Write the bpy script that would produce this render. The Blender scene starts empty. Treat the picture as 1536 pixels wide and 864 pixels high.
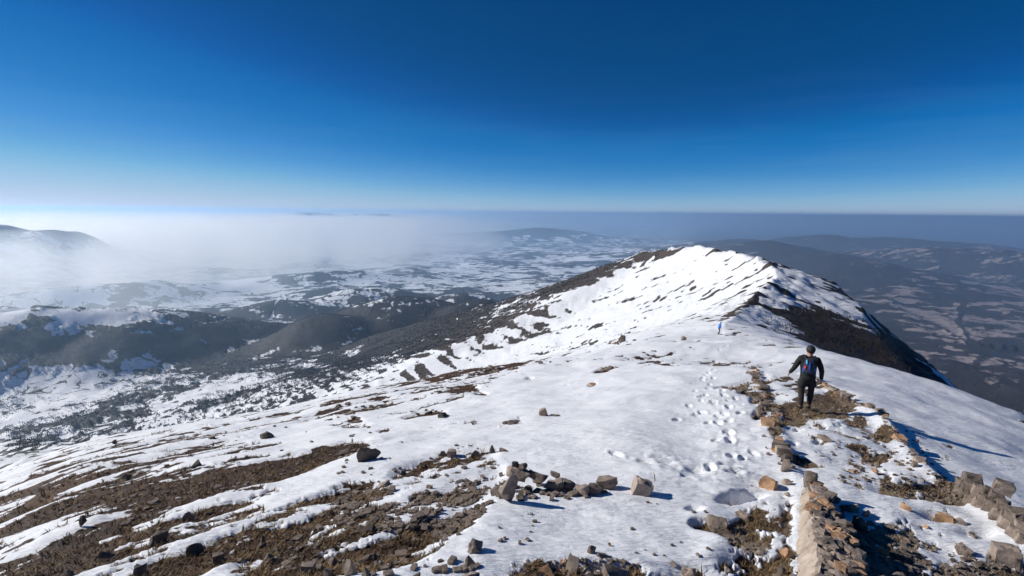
import bpy, bmesh, math, random
import numpy as np
from mathutils import Vector, Matrix, Euler

S = bpy.context.scene
C = S.collection
R = math.radians
random.seed(7)
rng = np.random.default_rng(7)

# ------------------------------------------------------------------ camera
F = 725.0 / 1536.0                      # focal length over image width
PITCH, ROLL = R(8.9), R(0.56)
cam_d = bpy.data.cameras.new("camera")
cam_d.sensor_width = 36.0
cam_d.lens = 36.0 * F
cam_d.clip_start = 0.1
cam_d.clip_end = 400000.0
cam = bpy.data.objects.new("camera", cam_d)
C.objects.link(cam)
CAM_M = (Matrix.Rotation(math.pi / 2 - PITCH, 3, 'X') @ Matrix.Rotation(ROLL, 3, 'Z'))
cam.matrix_world = CAM_M.to_4x4()
S.camera = cam
CM = np.array(CAM_M)

# ------------------------------------------------------------------ sky, sun, exposure
S_EXPOSURE = 0.10
SUN_AZ, SUN_EL = R(-76.0), R(28.0)      # bearing from +Y (view direction), negative = to the left
W = bpy.data.worlds.new("World")
S.world = W
W.use_nodes = True
wt = W.node_tree
wt.nodes.clear()
sky = wt.nodes.new('ShaderNodeTexSky')
sky.sky_type = 'NISHITA'
sky.sun_disc = False
sky.sun_elevation = SUN_EL
sky.sun_rotation = SUN_AZ % (2 * math.pi)
sky.altitude = 1500.0
sky.air_density = 0.5
sky.dust_density = 0.0
sky.ozone_density = 1.0
bg = wt.nodes.new('ShaderNodeBackground')
bg.inputs['Strength'].default_value = 0.10
wo = wt.nodes.new('ShaderNodeOutputWorld')
sep = wt.nodes.new('ShaderNodeSeparateColor')
com = wt.nodes.new('ShaderNodeCombineColor')
wt.links.new(sky.outputs[0], sep.inputs[0])
# the deep, polarised blue of the photograph: one tone curve per colour channel for the whole sky
for ch, (gm, kk) in enumerate([(2.3, 1.02), (1.2, 0.665), (1.0, 0.771)]):
    m1 = wt.nodes.new('ShaderNodeMath'); m1.operation = 'MULTIPLY'; m1.inputs[1].default_value = 0.1
    m2 = wt.nodes.new('ShaderNodeMath'); m2.operation = 'POWER'; m2.inputs[1].default_value = gm
    m3 = wt.nodes.new('ShaderNodeMath'); m3.operation = 'MULTIPLY'; m3.inputs[1].default_value = kk
    wt.links.new(sep.outputs[ch], m1.inputs[0]); wt.links.new(m1.outputs[0], m2.inputs[0])
    wt.links.new(m2.outputs[0], m3.inputs[0]); wt.links.new(m3.outputs[0], com.inputs[ch])
cur = wt.nodes.new('ShaderNodeRGBCurve')
TONE = [[(0, 0), (.013, .005), (.024, .022), (.061, .095), (.165, .28), (.3, .40), (.56, .54), (1, .85)],
        [(0, 0), (.05, .054), (.08, .074), (.10, .098), (.124, .145), (.17, .20), (.28, .35), (.38, .48), (.67, .63), (1, .85)],
        [(0, 0), (.15, .18), (.20, .215), (.25, .270), (.30, .36), (.35, .46), (.42, .53), (.56, .66), (.8, .76), (1, .88)]]
for ch in range(3):
    cm = cur.mapping.curves[ch]
    cm.points[0].location = TONE[ch][0]; cm.points[1].location = TONE[ch][-1]
    for q in TONE[ch][1:-1]:
        cm.points.new(*q)
cur.mapping.update()
scl = wt.nodes.new('ShaderNodeVectorMath'); scl.operation = 'SCALE'; scl.inputs['Scale'].default_value = 10.0 / 2 ** S_EXPOSURE
wt.links.new(com.outputs[0], cur.inputs['Color'])
wt.links.new(cur.outputs[0], scl.inputs[0])
# thin cirrus low in the sky
tco = wt.nodes.new('ShaderNodeTexCoord')
cmp_ = wt.nodes.new('ShaderNodeMapping'); cmp_.inputs['Scale'].default_value = (1.6, 1.6, 16.0); cmp_.inputs['Rotation'].default_value = (0.02, 0.03, 0)
cno = wt.nodes.new('ShaderNodeTexNoise'); cno.inputs['Scale'].default_value = 2.2; cno.inputs['Detail'].default_value = 7.0; cno.inputs['Roughness'].default_value = 0.6; cno.inputs['Distortion'].default_value = 0.6
cmr = wt.nodes.new('ShaderNodeMapRange'); cmr.inputs['From Min'].default_value = .45; cmr.inputs['From Max'].default_value = .85; cmr.inputs['To Max'].default_value = .06
csx = wt.nodes.new('ShaderNodeSeparateXYZ')
cel = wt.nodes.new('ShaderNodeMapRange'); cel.inputs['From Min'].default_value = .26; cel.inputs['From Max'].default_value = .06
cmu = wt.nodes.new('ShaderNodeMath'); cmu.operation = 'MULTIPLY'
cmx = wt.nodes.new('ShaderNodeMix'); cmx.data_type = 'RGBA'; cmx.inputs[7].default_value = (4.6, 6.0, 7.0, 1)
wt.links.new(tco.outputs['Generated'], cmp_.inputs['Vector']); wt.links.new(cmp_.outputs[0], cno.inputs['Vector'])
wt.links.new(cno.outputs['Fac'], cmr.inputs['Value']); wt.links.new(tco.outputs['Generated'], csx.inputs[0]); wt.links.new(csx.outputs[2], cel.inputs['Value'])
wt.links.new(cmr.outputs[0], cmu.inputs[0]); wt.links.new(cel.outputs[0], cmu.inputs[1]); wt.links.new(cmu.outputs[0], cmx.inputs[0])
wt.links.new(scl.outputs[0], cmx.inputs[6])
wt.links.new(cmx.outputs[2], bg.inputs[0])
wt.links.new(bg.outputs[0], wo.inputs[0])

sun_d = bpy.data.lights.new("sun", 'SUN')
sun_d.energy = 4.8
sun_d.angle = R(0.53)
sun_d.color = (1.0, 0.95, 0.88)
sun = bpy.data.objects.new("sun", sun_d)
C.objects.link(sun)
sdir = Vector((math.sin(SUN_AZ) * math.cos(SUN_EL), math.cos(SUN_AZ) * math.cos(SUN_EL), math.sin(SUN_EL)))
sun.rotation_euler = sdir.to_track_quat('Z', 'Y').to_euler()
sun.location = sdir * 60

S.view_settings.view_transform = 'Standard'
S.view_settings.look = 'None'
S.view_settings.exposure = S_EXPOSURE
S.view_settings.gamma = 1.0
S.render.engine = 'CYCLES'
S.cycles.volume_bounces = 3
S.cycles.max_bounces = 6
S.cycles.diffuse_bounces = 3
S.cycles.glossy_bounces = 2
S.cycles.use_adaptive_sampling = True
S.cycles.adaptive_threshold = 0.03
S.cycles.use_denoising = True

# ------------------------------------------------------------------ helpers
def ray(px, py):
    """unit direction from the viewpoint for a point of the photograph (1536 x 864)"""
    v = CM @ np.array([(px - 768) / 725.0, -(py - 432) / 725.0, -1.0])
    return v / np.linalg.norm(v)

def bearing(px, py):
    v = ray(px, py)
    return math.atan2(v[0], v[1])

def drop(px, py):
    v = ray(px, py)
    return -v[2] / math.hypot(v[0], v[1])

def at(px, py, r):
    v = ray(px, py)
    k = r / math.hypot(v[0], v[1])
    return v * k

def _hash(ix, iy, seed):
    h = (ix.astype(np.int64) * 374761393 + iy.astype(np.int64) * 668265263 + seed * 1442695041) & 0xFFFFFFFF
    h = ((h ^ (h >> 13)) * 1274126177) & 0xFFFFFFFF
    h = (h ^ (h >> 16)) & 0xFFFFFFFF
    return h

def noise(x, y, seed=0):
    ix = np.floor(x); iy = np.floor(y)
    fx = x - ix; fy = y - iy
    u = fx * fx * fx * (fx * (fx * 6 - 15) + 10)
    v = fy * fy * fy * (fy * (fy * 6 - 15) + 10)
    def g(a, b):
        h = _hash(ix + a, iy + b, seed) * (2 * np.pi / 4294967296.0)
        return np.cos(h) * (fx - a) + np.sin(h) * (fy - b)
    n0 = g(0, 0) * (1 - u) + g(1, 0) * u
    n1 = g(0, 1) * (1 - u) + g(1, 1) * u
    return (n0 * (1 - v) + n1 * v) * 1.5

def fbm(x, y, wl, octs, seed=0, gain=0.5, cell=None):
    """octaves from wavelength wl down; those finer than the mesh cell fade out"""
    s = np.zeros_like(x); a = 1.0; t = 0.0
    for o in range(octs):
        n = noise(x / wl + 13.7 * o, y / wl - 7.1 * o, seed + o)
        if cell is not None:
            n = n * np.clip(wl / (2.2 * cell) - 0.4, 0, 1)
        s += a * n
        t += a
        a *= gain; wl *= 0.5
    return s / t

def cov(x, y, wl, octs, seed=0, gain=0.75, cell=None):
    """like fbm with stronger fine octaves and a spread near 0.35"""
    s = np.zeros_like(x); a = 1.0; t = 0.0
    for o in range(octs):
        n = noise(x / wl + 13.7 * o, y / wl - 7.1 * o, seed + o)
        if cell is not None:
            n = n * np.clip(wl / (1.4 * cell) - 0.5, 0, 1)
        s += a * n
        t += a * a
        a *= gain; wl *= 0.5
    return s / math.sqrt(t)

def ss(a, b, x):
    t = np.clip((x - a) / (b - a), 0, 1)
    return t * t * (3 - 2 * t)

def smax(a, b, k):
    h = np.clip(0.5 + 0.5 * (a - b) / k, 0, 1)
    return b * (1 - h) + a * h + k * h * (1 - h)

def smin(a, b, k):
    return -smax(-a, -b, k)

def mat(name):
    m = bpy.data.materials.new(name)
    m.use_nodes = True
    return m, m.node_tree, m.node_tree.nodes["Principled BSDF"]

# ------------------------------------------------------------------ terrain shape
# edge of the summit dome as seen from the viewpoint: (px, py, distance, eye height over the dome)
EDGE = [(-500, 900, 60, 1.8), (0, 716, 46, 1.8), (120, 674, 46, 1.8), (240, 650, 46, 1.8), (350, 632, 48, 1.8), (440, 614, 50, 1.85),
        (500, 598, 52, 1.9), (560, 588, 55, 1.9), (640, 572, 60, 2.0), (720, 560, 62, 2.0), (800, 546, 66, 2.1),
        (870, 532, 75, 2.2), (930, 515, 90, 2.3), (1000, 502, 105, 2.4), (1060, 499, 105, 2.5), (1100, 500, 90, 2.5),
        (1150, 507, 70, 2.6), (1205, 517, 55, 2.6), (1240, 527, 48, 2.6), (1300, 546, 42, 2.6), (1380, 573, 38, 2.6),
        (1450, 600, 35, 2.6), (1536, 636, 32, 2.6), (2100, 850, 32, 2.6)]
_eb = np.array([bearing(a, b) for a, b, c, d in EDGE])
_eq = np.array([drop(a, b) for a, b, c, d in EDGE])
_er = np.array([c for a, b, c, d in EDGE], float)
_ec = np.array([d for a, b, c, d in EDGE], float)

_gb = np.linspace(-3.3, 3.3, 1400)
def _smooth(v):
    w = np.exp(-np.linspace(-2.5, 2.5, 31) ** 2); w /= w.sum()
    u = np.interp(_gb, _eb, v)
    return np.convolve(np.pad(u, 15, mode='edge'), w, mode='valid')
_eq2, _er2, _ec2 = _smooth(_eq), _smooth(_er), _smooth(_ec)

def dome(az, r):
    q = np.interp(az, _gb, _eq2); rs = np.interp(az, _gb, _er2); c = np.interp(az, _gb, _ec2)
    # back side
    back = ss(1.1, 2.0, np.abs(az))
    q = q * (1 - back) + 0.35 * back
    b = c / rs ** 2
    a = q - 2 * c / rs
    smx = np.maximum(0.62, q + 0.08)                # steepest slope
    rl = np.maximum((smx - a) / (2 * b), rs * 1.05)
    rr = np.minimum(r, rl)
    d = c + a * rr + b * rr * rr
    d = d + (r - rr) * smx
    return -d

# the main ridge and its spurs: polylines of (px, py, distance)
RIDGE = [at(*p) for p in [(1085, 512, 70), (1090, 490, 120), (1110, 466, 190), (1140, 437, 290), (1166, 416, 390), (1157, 397, 480),
                          (1130, 386, 590), (1100, 378, 700), (1045, 368, 880), (1005, 373, 980), (965, 379, 1080)]]
WEST = [at(*p) for p in [(965, 379, 1080), (920, 393, 1170), (870, 412, 1280), (800, 437, 1450), (740, 456, 1620), (660, 478, 1900), (560, 505, 2300)]]
SPUR = [at(*p) for p in [(1166, 416, 390), (1185, 422, 400), (1211, 437, 410), (1241, 446, 420), (1277, 458, 430), (1307, 471, 440), (1341, 498, 450),
                         (1367, 527, 460), (1391, 549, 470), (1410, 577, 480), (1457, 596, 560), (1536, 640, 640), (1700, 720, 800)]]

def poly(P, x, y):
    """distance to a polyline, signed side (+ = left of travel), height along it"""
    best = np.full(x.shape, 1e18); hz = np.zeros_like(x); side = np.zeros_like(x); tt = np.zeros_like(x)
    s0 = 0.0
    for a, b in zip(P[:-1], P[1:]):
        dx, dy = b[0] - a[0], b[1] - a[1]
        L2 = dx * dx + dy * dy
        t = np.clip(((x - a[0]) * dx + (y - a[1]) * dy) / L2, 0, 1)
        cx = a[0] + t * dx; cy = a[1] + t * dy
        d2 = (x - cx) ** 2 + (y - cy) ** 2
        m = d2 < best
        best = np.where(m, d2, best)
        hz = np.where(m, a[2] + t * (b[2] - a[2]), hz)
        side = np.where(m, np.sign(dx * (y - a[1]) - dy * (x - a[0])), side)
        tt = np.where(m, s0 + t * math.sqrt(L2), tt)
        s0 += math.sqrt(L2)
    return np.sqrt(best), side, hz, tt

# far hills: (px, py of the top, distance, half-width across, half-width along the view, twist)
HILLS = [
    (60, 464, 3500, 1100, 420, 0.15), (-200, 474, 3900, 1000, 520, 0.0), (190, 482, 3300, 500, 380, -0.5),
    (330, 500, 3300, 420, 300, -0.6),
    (610, 443, 3100, 700, 420, 0.1), (490, 470, 2900, 420, 330, 0.3), (720, 452, 2900, 500, 300, 0.0),
    (420, 450, 4500, 600, 240, 0.1), (560, 433, 4700, 650, 260, 0.1),
    (690, 440, 4300, 480, 260, 0.1), (500, 408, 6600, 900, 350, 0.0), (620, 402, 7600, 900, 400, 0.1), (160, 424, 6300, 900, 300, 0.0),
    (815, 343, 16000, 2100, 900, 0.1), (740, 348, 16400, 1800, 700, 0.0), (890, 354, 15500, 1700, 500, 0.1), (690, 350, 16000, 1500, 500, 0.0),
    (-60, 334, 9500, 1300, 700, 0.0), (60, 344, 9300, 900, 450, 0.0), (110, 348, 9300, 500, 400, 0.0),
    (390, 339, 14000, 1500, 700, 0.0), (470, 318.5, 30000, 3200, 1500, 0.0), (560, 320, 30000, 3600, 1500, 0.0),
    
    (1150, 364, 9500, 1300, 1200, 0.5), (1060, 367, 10000, 1700, 700, 0.0), (1250, 382, 8500, 1000, 1000, 0.5), (1235, 354, 14500, 1300, 700, 0.0), (1120, 360, 12000, 1500, 700, 0.0),
    (1350, 358, 15000, 2500, 900, 0.0), (1450, 372, 11000, 1800, 700, 0.0),
]
HP = [(at(a, b, c), u, v, w) for a, b, c, u, v, w in HILLS]

def base_plain(x, y, r):
    az = np.arctan2(x, y)
    z = -880.0 - 90 * ss(2500, 9000, r) - 60 * ss(0.3, 0.8, az)
    z += 55 * fbm(x, y, 2600, 4, 31) * ss(1200, 4000, r)
    return z

def terrain(x, y, cell=None):
    r = np.hypot(x, y) + 1e-6
    az = np.arctan2(x, y)
    zd = dome(az, r)
    n_mid = fbm(x, y, 220, 6, 5, 0.5, cell)
    n_big = fbm(x, y, 900, 4, 8, 0.5, cell)
    n_rk = np.abs(fbm(x, y, 60, 5, 77, 0.55, cell))
    # ridge
    d, side, hz, t = poly(RIDGE, x, y)
    left = side > 0
    st = ss(60, 420, t)
    dl = np.where(left, 880 * (1 - np.exp(-d / (2300 - 850 * st))) + 10 * st * (1 - np.exp(-d / 40)), 0.30 * d + 0.85 * np.maximum(d - 50, 0))
    zr = hz - dl
    crest = np.exp(-(d / 26) ** 2)
    zr += crest * 7 * (n_rk - 0.18) * ss(150, 300, t)
    dw, sw, hw, tw = poly(WEST, x, y)
    zw = hw - np.where(sw > 0, 760 * (1 - np.exp(-dw / 1700)), 0.62 * dw)
    ds, sd, hs, ts = poly(SPUR, x, y)
    zs = hs - np.where(sd < 0, 0.40 * ds, 0.95 * ds)
    zs += np.exp(-(ds / 20) ** 2) * 8 * (n_rk - 0.18)
    z = smax(zr, zw, 12)
    z = smax(z, zs, 3)
    w = ss(80, 300, r)
    rough = n_mid * 16 * ss(20, 250, d) * ss(20, 200, ds) * ss(15, 160, dw)
    # gullies running down the flank
    gl = fbm((x * 0.45 + y * 0.9) / 1.0, (x * 0.9 - y * 0.45) / 6.0, 60, 4, 15, 0.5, cell)
    z = z + w * (rough + 7 * gl * ss(30, 200, d) * ss(15, 160, dw))
    z = smax(zd, z, 4 + 0.03 * r)
    # valleys and hills beyond
    zp = base_plain(x, y, r)
    for (p, u, v, tw_) in HP:
        b = math.atan2(p[0], p[1]) + tw_
        X = (x - p[0]) * math.cos(b) - (y - p[1]) * math.sin(b)
        Y = (x - p[0]) * math.sin(b) + (y - p[1]) * math.cos(b)
        e = (X / u) ** 2 + (Y / v) ** 2
        m = e < 14
        zp0 = -930.0
        hgt = p[2] - zp0
        bump = zp0 - 60 + (hgt + 60) / (1 + e * 0.6) ** 1.1 
        bump = bump + hgt * 0.10 * n_big + 0.02 * hgt * n_mid
        zp = np.where(m, smax(zp, bump, 30), zp)
    zp = zp + ss(1800, 2600, r) * ss(30000, 9000, r) * (80 * fbm(x, y, 2300, 8, 131, .45, cell) - 45 * np.abs(fbm(x, y, 900, 7, 137, .45, cell)) + 10)
    z = smax(z, zp, 40 * ss(600, 1500, r) + 5)
    return z

# lines in the near ground, given as photograph points and turned into plan positions on the dome
def on_dome(px, py):
    v = ray(px, py); q = -v[2] / math.hypot(v[0], v[1]); b = math.atan2(v[0], v[1])
    rr = np.exp(np.linspace(math.log(1.5), math.log(300), 4000))
    zz = dome(np.full_like(rr, b), rr)
    k = np.argmax(zz >= -q * rr)
    return np.array([rr[k] * math.sin(b), rr[k] * math.cos(b), zz[k]])

def line_d(P, x, y):
    best = np.full(x.shape, 1e9); side = np.zeros_like(x)
    for a, b in zip(P[:-1], P[1:]):
        dx, dy = b[0] - a[0], b[1] - a[1]
        L2 = dx * dx + dy * dy + 1e-12
        t = np.clip(((x - a[0]) * dx + (y - a[1]) * dy) / L2, 0, 1)
        d = np.hypot(x - a[0] - t * dx, y - a[1] - t * dy)
        m = d < best
        best = np.where(m, d, best)
        side = np.where(m, np.sign(dx * (y - a[1]) - dy * (x - a[0])), side)
    return best, side

# foot of the right-hand kerb of the ruined terrace (ground steps down beyond it)
KERB_R = [on_dome(*p) for p in [(1536, 830), (1490, 775), (1440, 742), (1395, 715), (1362, 680), (1345, 650), (1318, 625), (1285, 603), (1255, 583), (1225, 566), (1205, 556)]]
KERB_L = [on_dome(*p) for p in [(1215, 730), (1180, 700), (1168, 672), (1160, 640), (1157, 612), (1146, 590), (1140, 570), (1128, 550)]]
STREAK = on_dome(300, 700) - on_dome(40, 775)
STREAK = STREAK[:2] / np.hypot(*STREAK[:2])
WDIR = (WEST[4] - WEST[0])[:2]; WDIR = WDIR / np.hypot(*WDIR)

def aniso(x, y, dr, wl, stretch, octs, seed, gain=0.5, cell=None):
    u = (x * dr[0] + y * dr[1]) / stretch
    v = -x * dr[1] + y * dr[0]
    return fbm(u, v, wl, octs, seed, gain, cell)

def acov(x, y, dr, wl, stretch, octs, seed, gain=0.75, cell=None):
    return cov((x * dr[0] + y * dr[1]) / stretch, -x * dr[1] + y * dr[0], wl, octs, seed, gain, cell)

def blobs(px, py, L):
    s = np.zeros_like(px)
    for (cx, cy, rx, ry, ang, val) in L:
        if val < 0 and ry <= 6:
            val *= 1.35; ry *= 1.15
        m = (np.abs(px - cx) < 2.6 * (rx + ry)) & (np.abs(py - cy) < 2.6 * (rx + ry))
        if not m.any():
            continue
        c, sn = math.cos(R(ang)), math.sin(R(ang))
        X, Y = px[m] - cx, py[m] - cy
        e = ((X * c + Y * sn) / rx) ** 2 + ((-X * sn + Y * c) / ry) ** 2
        s[m] += val * np.exp(-e)
    return s

# where snow lies (+) and where grass, scree, scrub or forest shows (-): photo x, y, half sizes, tilt, amount
COVER_NEAR = [
    # the brown, half-bare slope at lower left
    (60, 760, 200, 60, -14, -.50), (230, 740, 170, 60, -14, -.46), (180, 840, 240, 60, -10, -.42), (420, 700, 110, 30, -16, -.50),
    (480, 820, 150, 50, -18, -.42), (340, 660, 60, 9, -14, -.45), (470, 690, 60, 12, -20, -.35),
    (640, 700, 75, 12, -24, -.55), (700, 740, 60, 38, -35, -.75), (600, 770, 80, 26, -20, -.40), (700, 790, 40, 22, -50, -.45), (540, 745, 45, 14, -15, -.25),
    (600, 830, 70, 30, -20, -.55), (560, 855, 120, 20, 0, -.4), (745, 712, 20, 18, 0, -.5), (760, 745, 24, 30, 20, -.2),
    # snow tongues inside it
    (480, 735, 110, 12, -22, .55), (640, 785, 80, 10, -18, .35), (520, 700, 50, 16, -18, .55), (560, 720, 70, 12, 10, .5), (230, 790, 90, 10, -18, .38),
    (400, 660, 80, 12, -14, .45), (560, 650, 120, 20, -10, .55), (450, 650, 60, 12, -14, .35), (90, 795, 80, 9, -14, .4), (30, 735, 60, 6, -16, .35),
    (200, 700, 60, 7, -14, .25), (170, 750, 70, 7, -18, .3), (350, 800, 80, 9, -22, .3),
    (700, 830, 40, 30, -40, .55), (350, 850, 60, 7, -24, .35), (330, 690, 50, 7, -12, .3), (620, 750, 50, 7, -18, .2),
    # clean snow field of the middle
    (880, 640, 200, 90, -15, .6), (880, 780, 130, 80, 0, .7), (1040, 660, 110, 90, 0, .6), (1000, 820, 90, 50, 0, .6),
    (1000, 560, 110, 25, 0, .3), (760, 600, 100, 30, -10, .35), (1430, 620, 100, 40, 25, .4), (1300, 570, 90, 20, 20, .4),
    # bare strips in the snow field
    (512, 612, 45, 5, -14, -.55), (470, 600, 40, 4, -14, -.4), (535, 630, 14, 5, 20, -.6), (560, 640, 20, 3, 0, -.4), (640, 585, 30, 4, -12, -.5), (700, 563, 60, 6, -12, -.7), (760, 555, 40, 5, -14, -.7), (600, 578, 50, 4, -12, -.5),
    (690, 590, 18, 5, -20, -.6), (715, 588, 14, 3, 15, -.5), (620, 628, 30, 3, -14, -.6), (655, 622, 20, 4, 0, -.5), (560, 650, 25, 3, 0, -.4), (530, 642, 22, 4, 10, -.5),
    (775, 634, 30, 4, -20, -.55), (815, 620, 16, 5, -14, -.4), (800, 545, 22, 5, -20, -.8), (812, 540, 12, 6, 40, -.6), (870, 533, 34, 3, -6, -.6), (905, 556, 16, 4, -30, -.7), (925, 548, 18, 3, -14, -.65),
    (985, 540, 30, 4, 4, -.6), (1010, 545, 25, 3, 8, -.5), (975, 536, 14, 3, 0, -.5), (850, 575, 6, 3, 0, -.6), (888, 576, 9, 3, -14, -.6), (793, 569, 9, 3, 10, -.5),
    (1000, 530, 40, 3, 0, -.3), (1060, 543, 40, 4, 0, -.45), (1090, 538, 40, 4, 10, -.35), (1100, 560, 20, 3, -5, -.3), (1110, 578, 34, 4, -10, -.75), (1095, 586, 30, 4, 0, -.75), (1120, 590, 20, 5, -10, -.6),
    (1135, 605, 14, 8, -40, -.6), (1137, 630, 12, 6, -30, -.6), (1130, 560, 14, 4, 30, -.3), (1148, 585, 8, 26, -10, -.5), (1162, 640, 7, 30, -8, -.35),
    (1255, 600, 38, 4, 4, -.75), (1235, 583, 32, 4, 5, -.6), (1250, 592, 40, 5, 8, -.5), (1225, 612, 50, 4, 5, -.35), (1290, 635, 24, 10, 20, -.65), (1240, 640, 30, 6, 10, -.4), (1200, 625, 20, 6, 0, -.4), (1270, 650, 30, 5, 10, -.4),
    (1265, 582, 20, 3, 6, -.3), (1180, 600, 14, 4, 0, -.3), (1232, 664, 14, 3, 0, -.4), (1215, 690, 40, 4, 3, -.5), (1190, 684, 20, 4, 6, -.4),
    # scree and gravel in the ruin, lower right
    (1330, 800, 50, 14, 10, -.9), (1385, 736, 62, 8, 8, -1.6), (1250, 762, 30, 9, 20, -.6), (1330, 782, 60, 12, 12, -1.0), (1300, 850, 90, 22, 0, -1.1), (1420, 850, 80, 16, 12, -.8), (1250, 800, 30, 40, 0, -.6), (1400, 810, 50, 10, 18, -.5), (1350, 775, 50, 9, 14, -.6), (1470, 800, 30, 6, 8, -.35),
    (1400, 770, 30, 6, 10, -.4), (1400, 705, 30, 4, 10, -.3), (1480, 790, 60, 14, 20, .35),
    (1100, 812, 60, 9, 14, -.9), (1055, 803, 20, 8, 0, -.8), (1300, 745, 50, 7, 14, .2), (1180, 800, 10, 50, 0, -.4),
    (880, 862, 90, 10, 0, -.3), (700, 850, 16, 20, 0, -.3), (1360, 640, 50, 7, 20, .3),
    # right slope
    (1424, 660, 14, 2, 10, -.3),
]
COVER_FAR = [
    # plateau with a hollow and its wooded slope
    (70, 474, 130, 11, 2, 2.4), (150, 482, 50, 6, 12, 1.8), (10, 486, 50, 10, -10, 1.6), (56, 480, 24, 4, -6, -4.5), (40, 473, 18, 2, 0, -.8), (100, 461, 120, 2.5, 0, -.6),
    (220, 522, 170, 30, 4, -2.0), (60, 532, 110, 26, 0, -2.2), (330, 490, 80, 26, 10, -1.3), (440, 470, 40, 20, 20, -.9), (400, 510, 60, 24, -20, -1.0),
    (60, 578, 60, 10, -14, .8), (160, 562, 50, 8, 0, .8), (200, 548, 26, 6, -10, .9), (130, 600, 120, 12, -8, .6), (60, 630, 60, 14, -20, .5), (100, 612, 120, 4, -6, -.7),
    (220, 615, 40, 6, -20, -.6), (180, 640, 60, 5, -28, -.6), (60, 660, 70, 5, -20, -.5), (280, 645, 60, 5, -10, -.5), (250, 610, 22, 6, 0, .7), (30, 700, 80, 14, 0, .2), (340, 580, 90, 16, -6, .55), (380, 560, 80, 10, -12, .4),
    (378, 515, 34, 6, -14, 1.6), (335, 535, 34, 5, -28, 1.2), (300, 552, 34, 5, -20, .8),
    # dark wooded hills and lower flank
    (560, 478, 130, 26, 6, -2.1), (470, 510, 90, 16, 0, -1.8), (620, 500, 120, 22, -14, -1.8), (500, 545, 70, 8, 8, -1.1), (440, 560, 60, 6, 10, -1.0), (700, 470, 70, 10, 6, -1.0), (560, 445, 70, 8, 0, -.8), (740, 450, 50, 8, -10, -1.0),
    (570, 450, 24, 3, -12, 1.5), (634, 454, 16, 2.5, -10, 1.8), (590, 462, 20, 2, -10, 1.0), (510, 478, 30, 2.5, -10, .9), (560, 492, 30, 2.5, -14, .9), (600, 515, 60, 3, -14, 1.0), (720, 520, 60, 3, -14, .8), (455, 500, 30, 3, -16, 1.0), (520, 460, 14, 2, 0, .9),
    (620, 545, 70, 5, -10, .8), (560, 560, 60, 5, 0, .5), (700, 500, 60, 4, -18, -.9), (690, 530, 60, 5, -16, -.7), (800, 500, 50, 5, -14, -.8), (760, 515, 50, 4, -20, -.8), (850, 470, 70, 3, -22, -.6), (820, 485, 60, 3, -16, -.5), (790, 545, 40, 3, -6, -.8), (905, 487, 26, 2.5, -14, -1.2), (950, 470, 10, 2, -20, -1.0),
    # valley fields
    (400, 472, 40, 8, 20, 1.4), (440, 448, 60, 7, 10, 1.2), (330, 455, 50, 8, 10, 1.0), (345, 462, 40, 8, 0, .5), (240, 470, 40, 6, 0, -.7), (390, 432, 70, 5, 0, .9), (740, 425, 80, 8, 2, 1.0), (700, 400, 60, 4, 0, .7), (560, 398, 30, 3, 0, .9),
    (780, 415, 70, 5, 0, .8), (870, 405, 60, 4, 0, .8), (655, 440, 14, 4, 0, .9), (545, 434, 10, 5, 0, 1.0), (600, 430, 60, 6, 0, -.7), (700, 436, 30, 5, 0, -1.0), (620, 410, 80, 8, 0, -.4), (900, 390, 60, 4, 0, .8), (930, 378, 40, 3, 0, .5), (520, 420, 40, 7, 0, -.5),
    (800, 350, 120, 12, 0, -1.9), (788, 357, 4, 3, 0, 2.0), (842, 358, 9, 2.5, 0, 2.0), (700, 358, 20, 2, 0, 1.2), (20, 345, 80, 5, 0, -1.2), (60, 349, 30, 2, 0, 1.8),
    # right-hand country, low and mostly wooded
    (1180, 385, 120, 22, 12, -1.2), (1270, 420, 80, 22, 20, -1.0), (1140, 372, 30, 2, 6, 1.2), (1400, 400, 200, 14, 0, -.9), (1300, 352, 200, 22, 0, -1.0), (1300, 395, 30, 2.5, 6, .6), (1250, 392, 60, 5, 20, .3),
    (1300, 432, 50, 5, 12, 1.0), (1350, 460, 60, 6, 12, .9), (1400, 480, 60, 6, 18, .9), (1410, 500, 40, 4, 20, .9), (1490, 455, 40, 6, 0, .9), (1460, 480, 30, 8, 10, .8), (1500, 500, 40, 8, -10, .7), (1420, 442, 40, 3, 0, .5), (1430, 425, 40, 2, 0, .5), (1500, 545, 30, 8, 10, .9), (1480, 540, 20, 6, 20, .8), (1420, 510, 20, 3, 12, .8),
    (1450, 575, 60, 30, 20, -.8), (1400, 530, 40, 20, 30, -.7), (1330, 490, 40, 12, 30, -.8), (1445, 455, 10, 40, -25, -.8), (1500, 600, 50, 20, 20, -.4),
]
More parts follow.
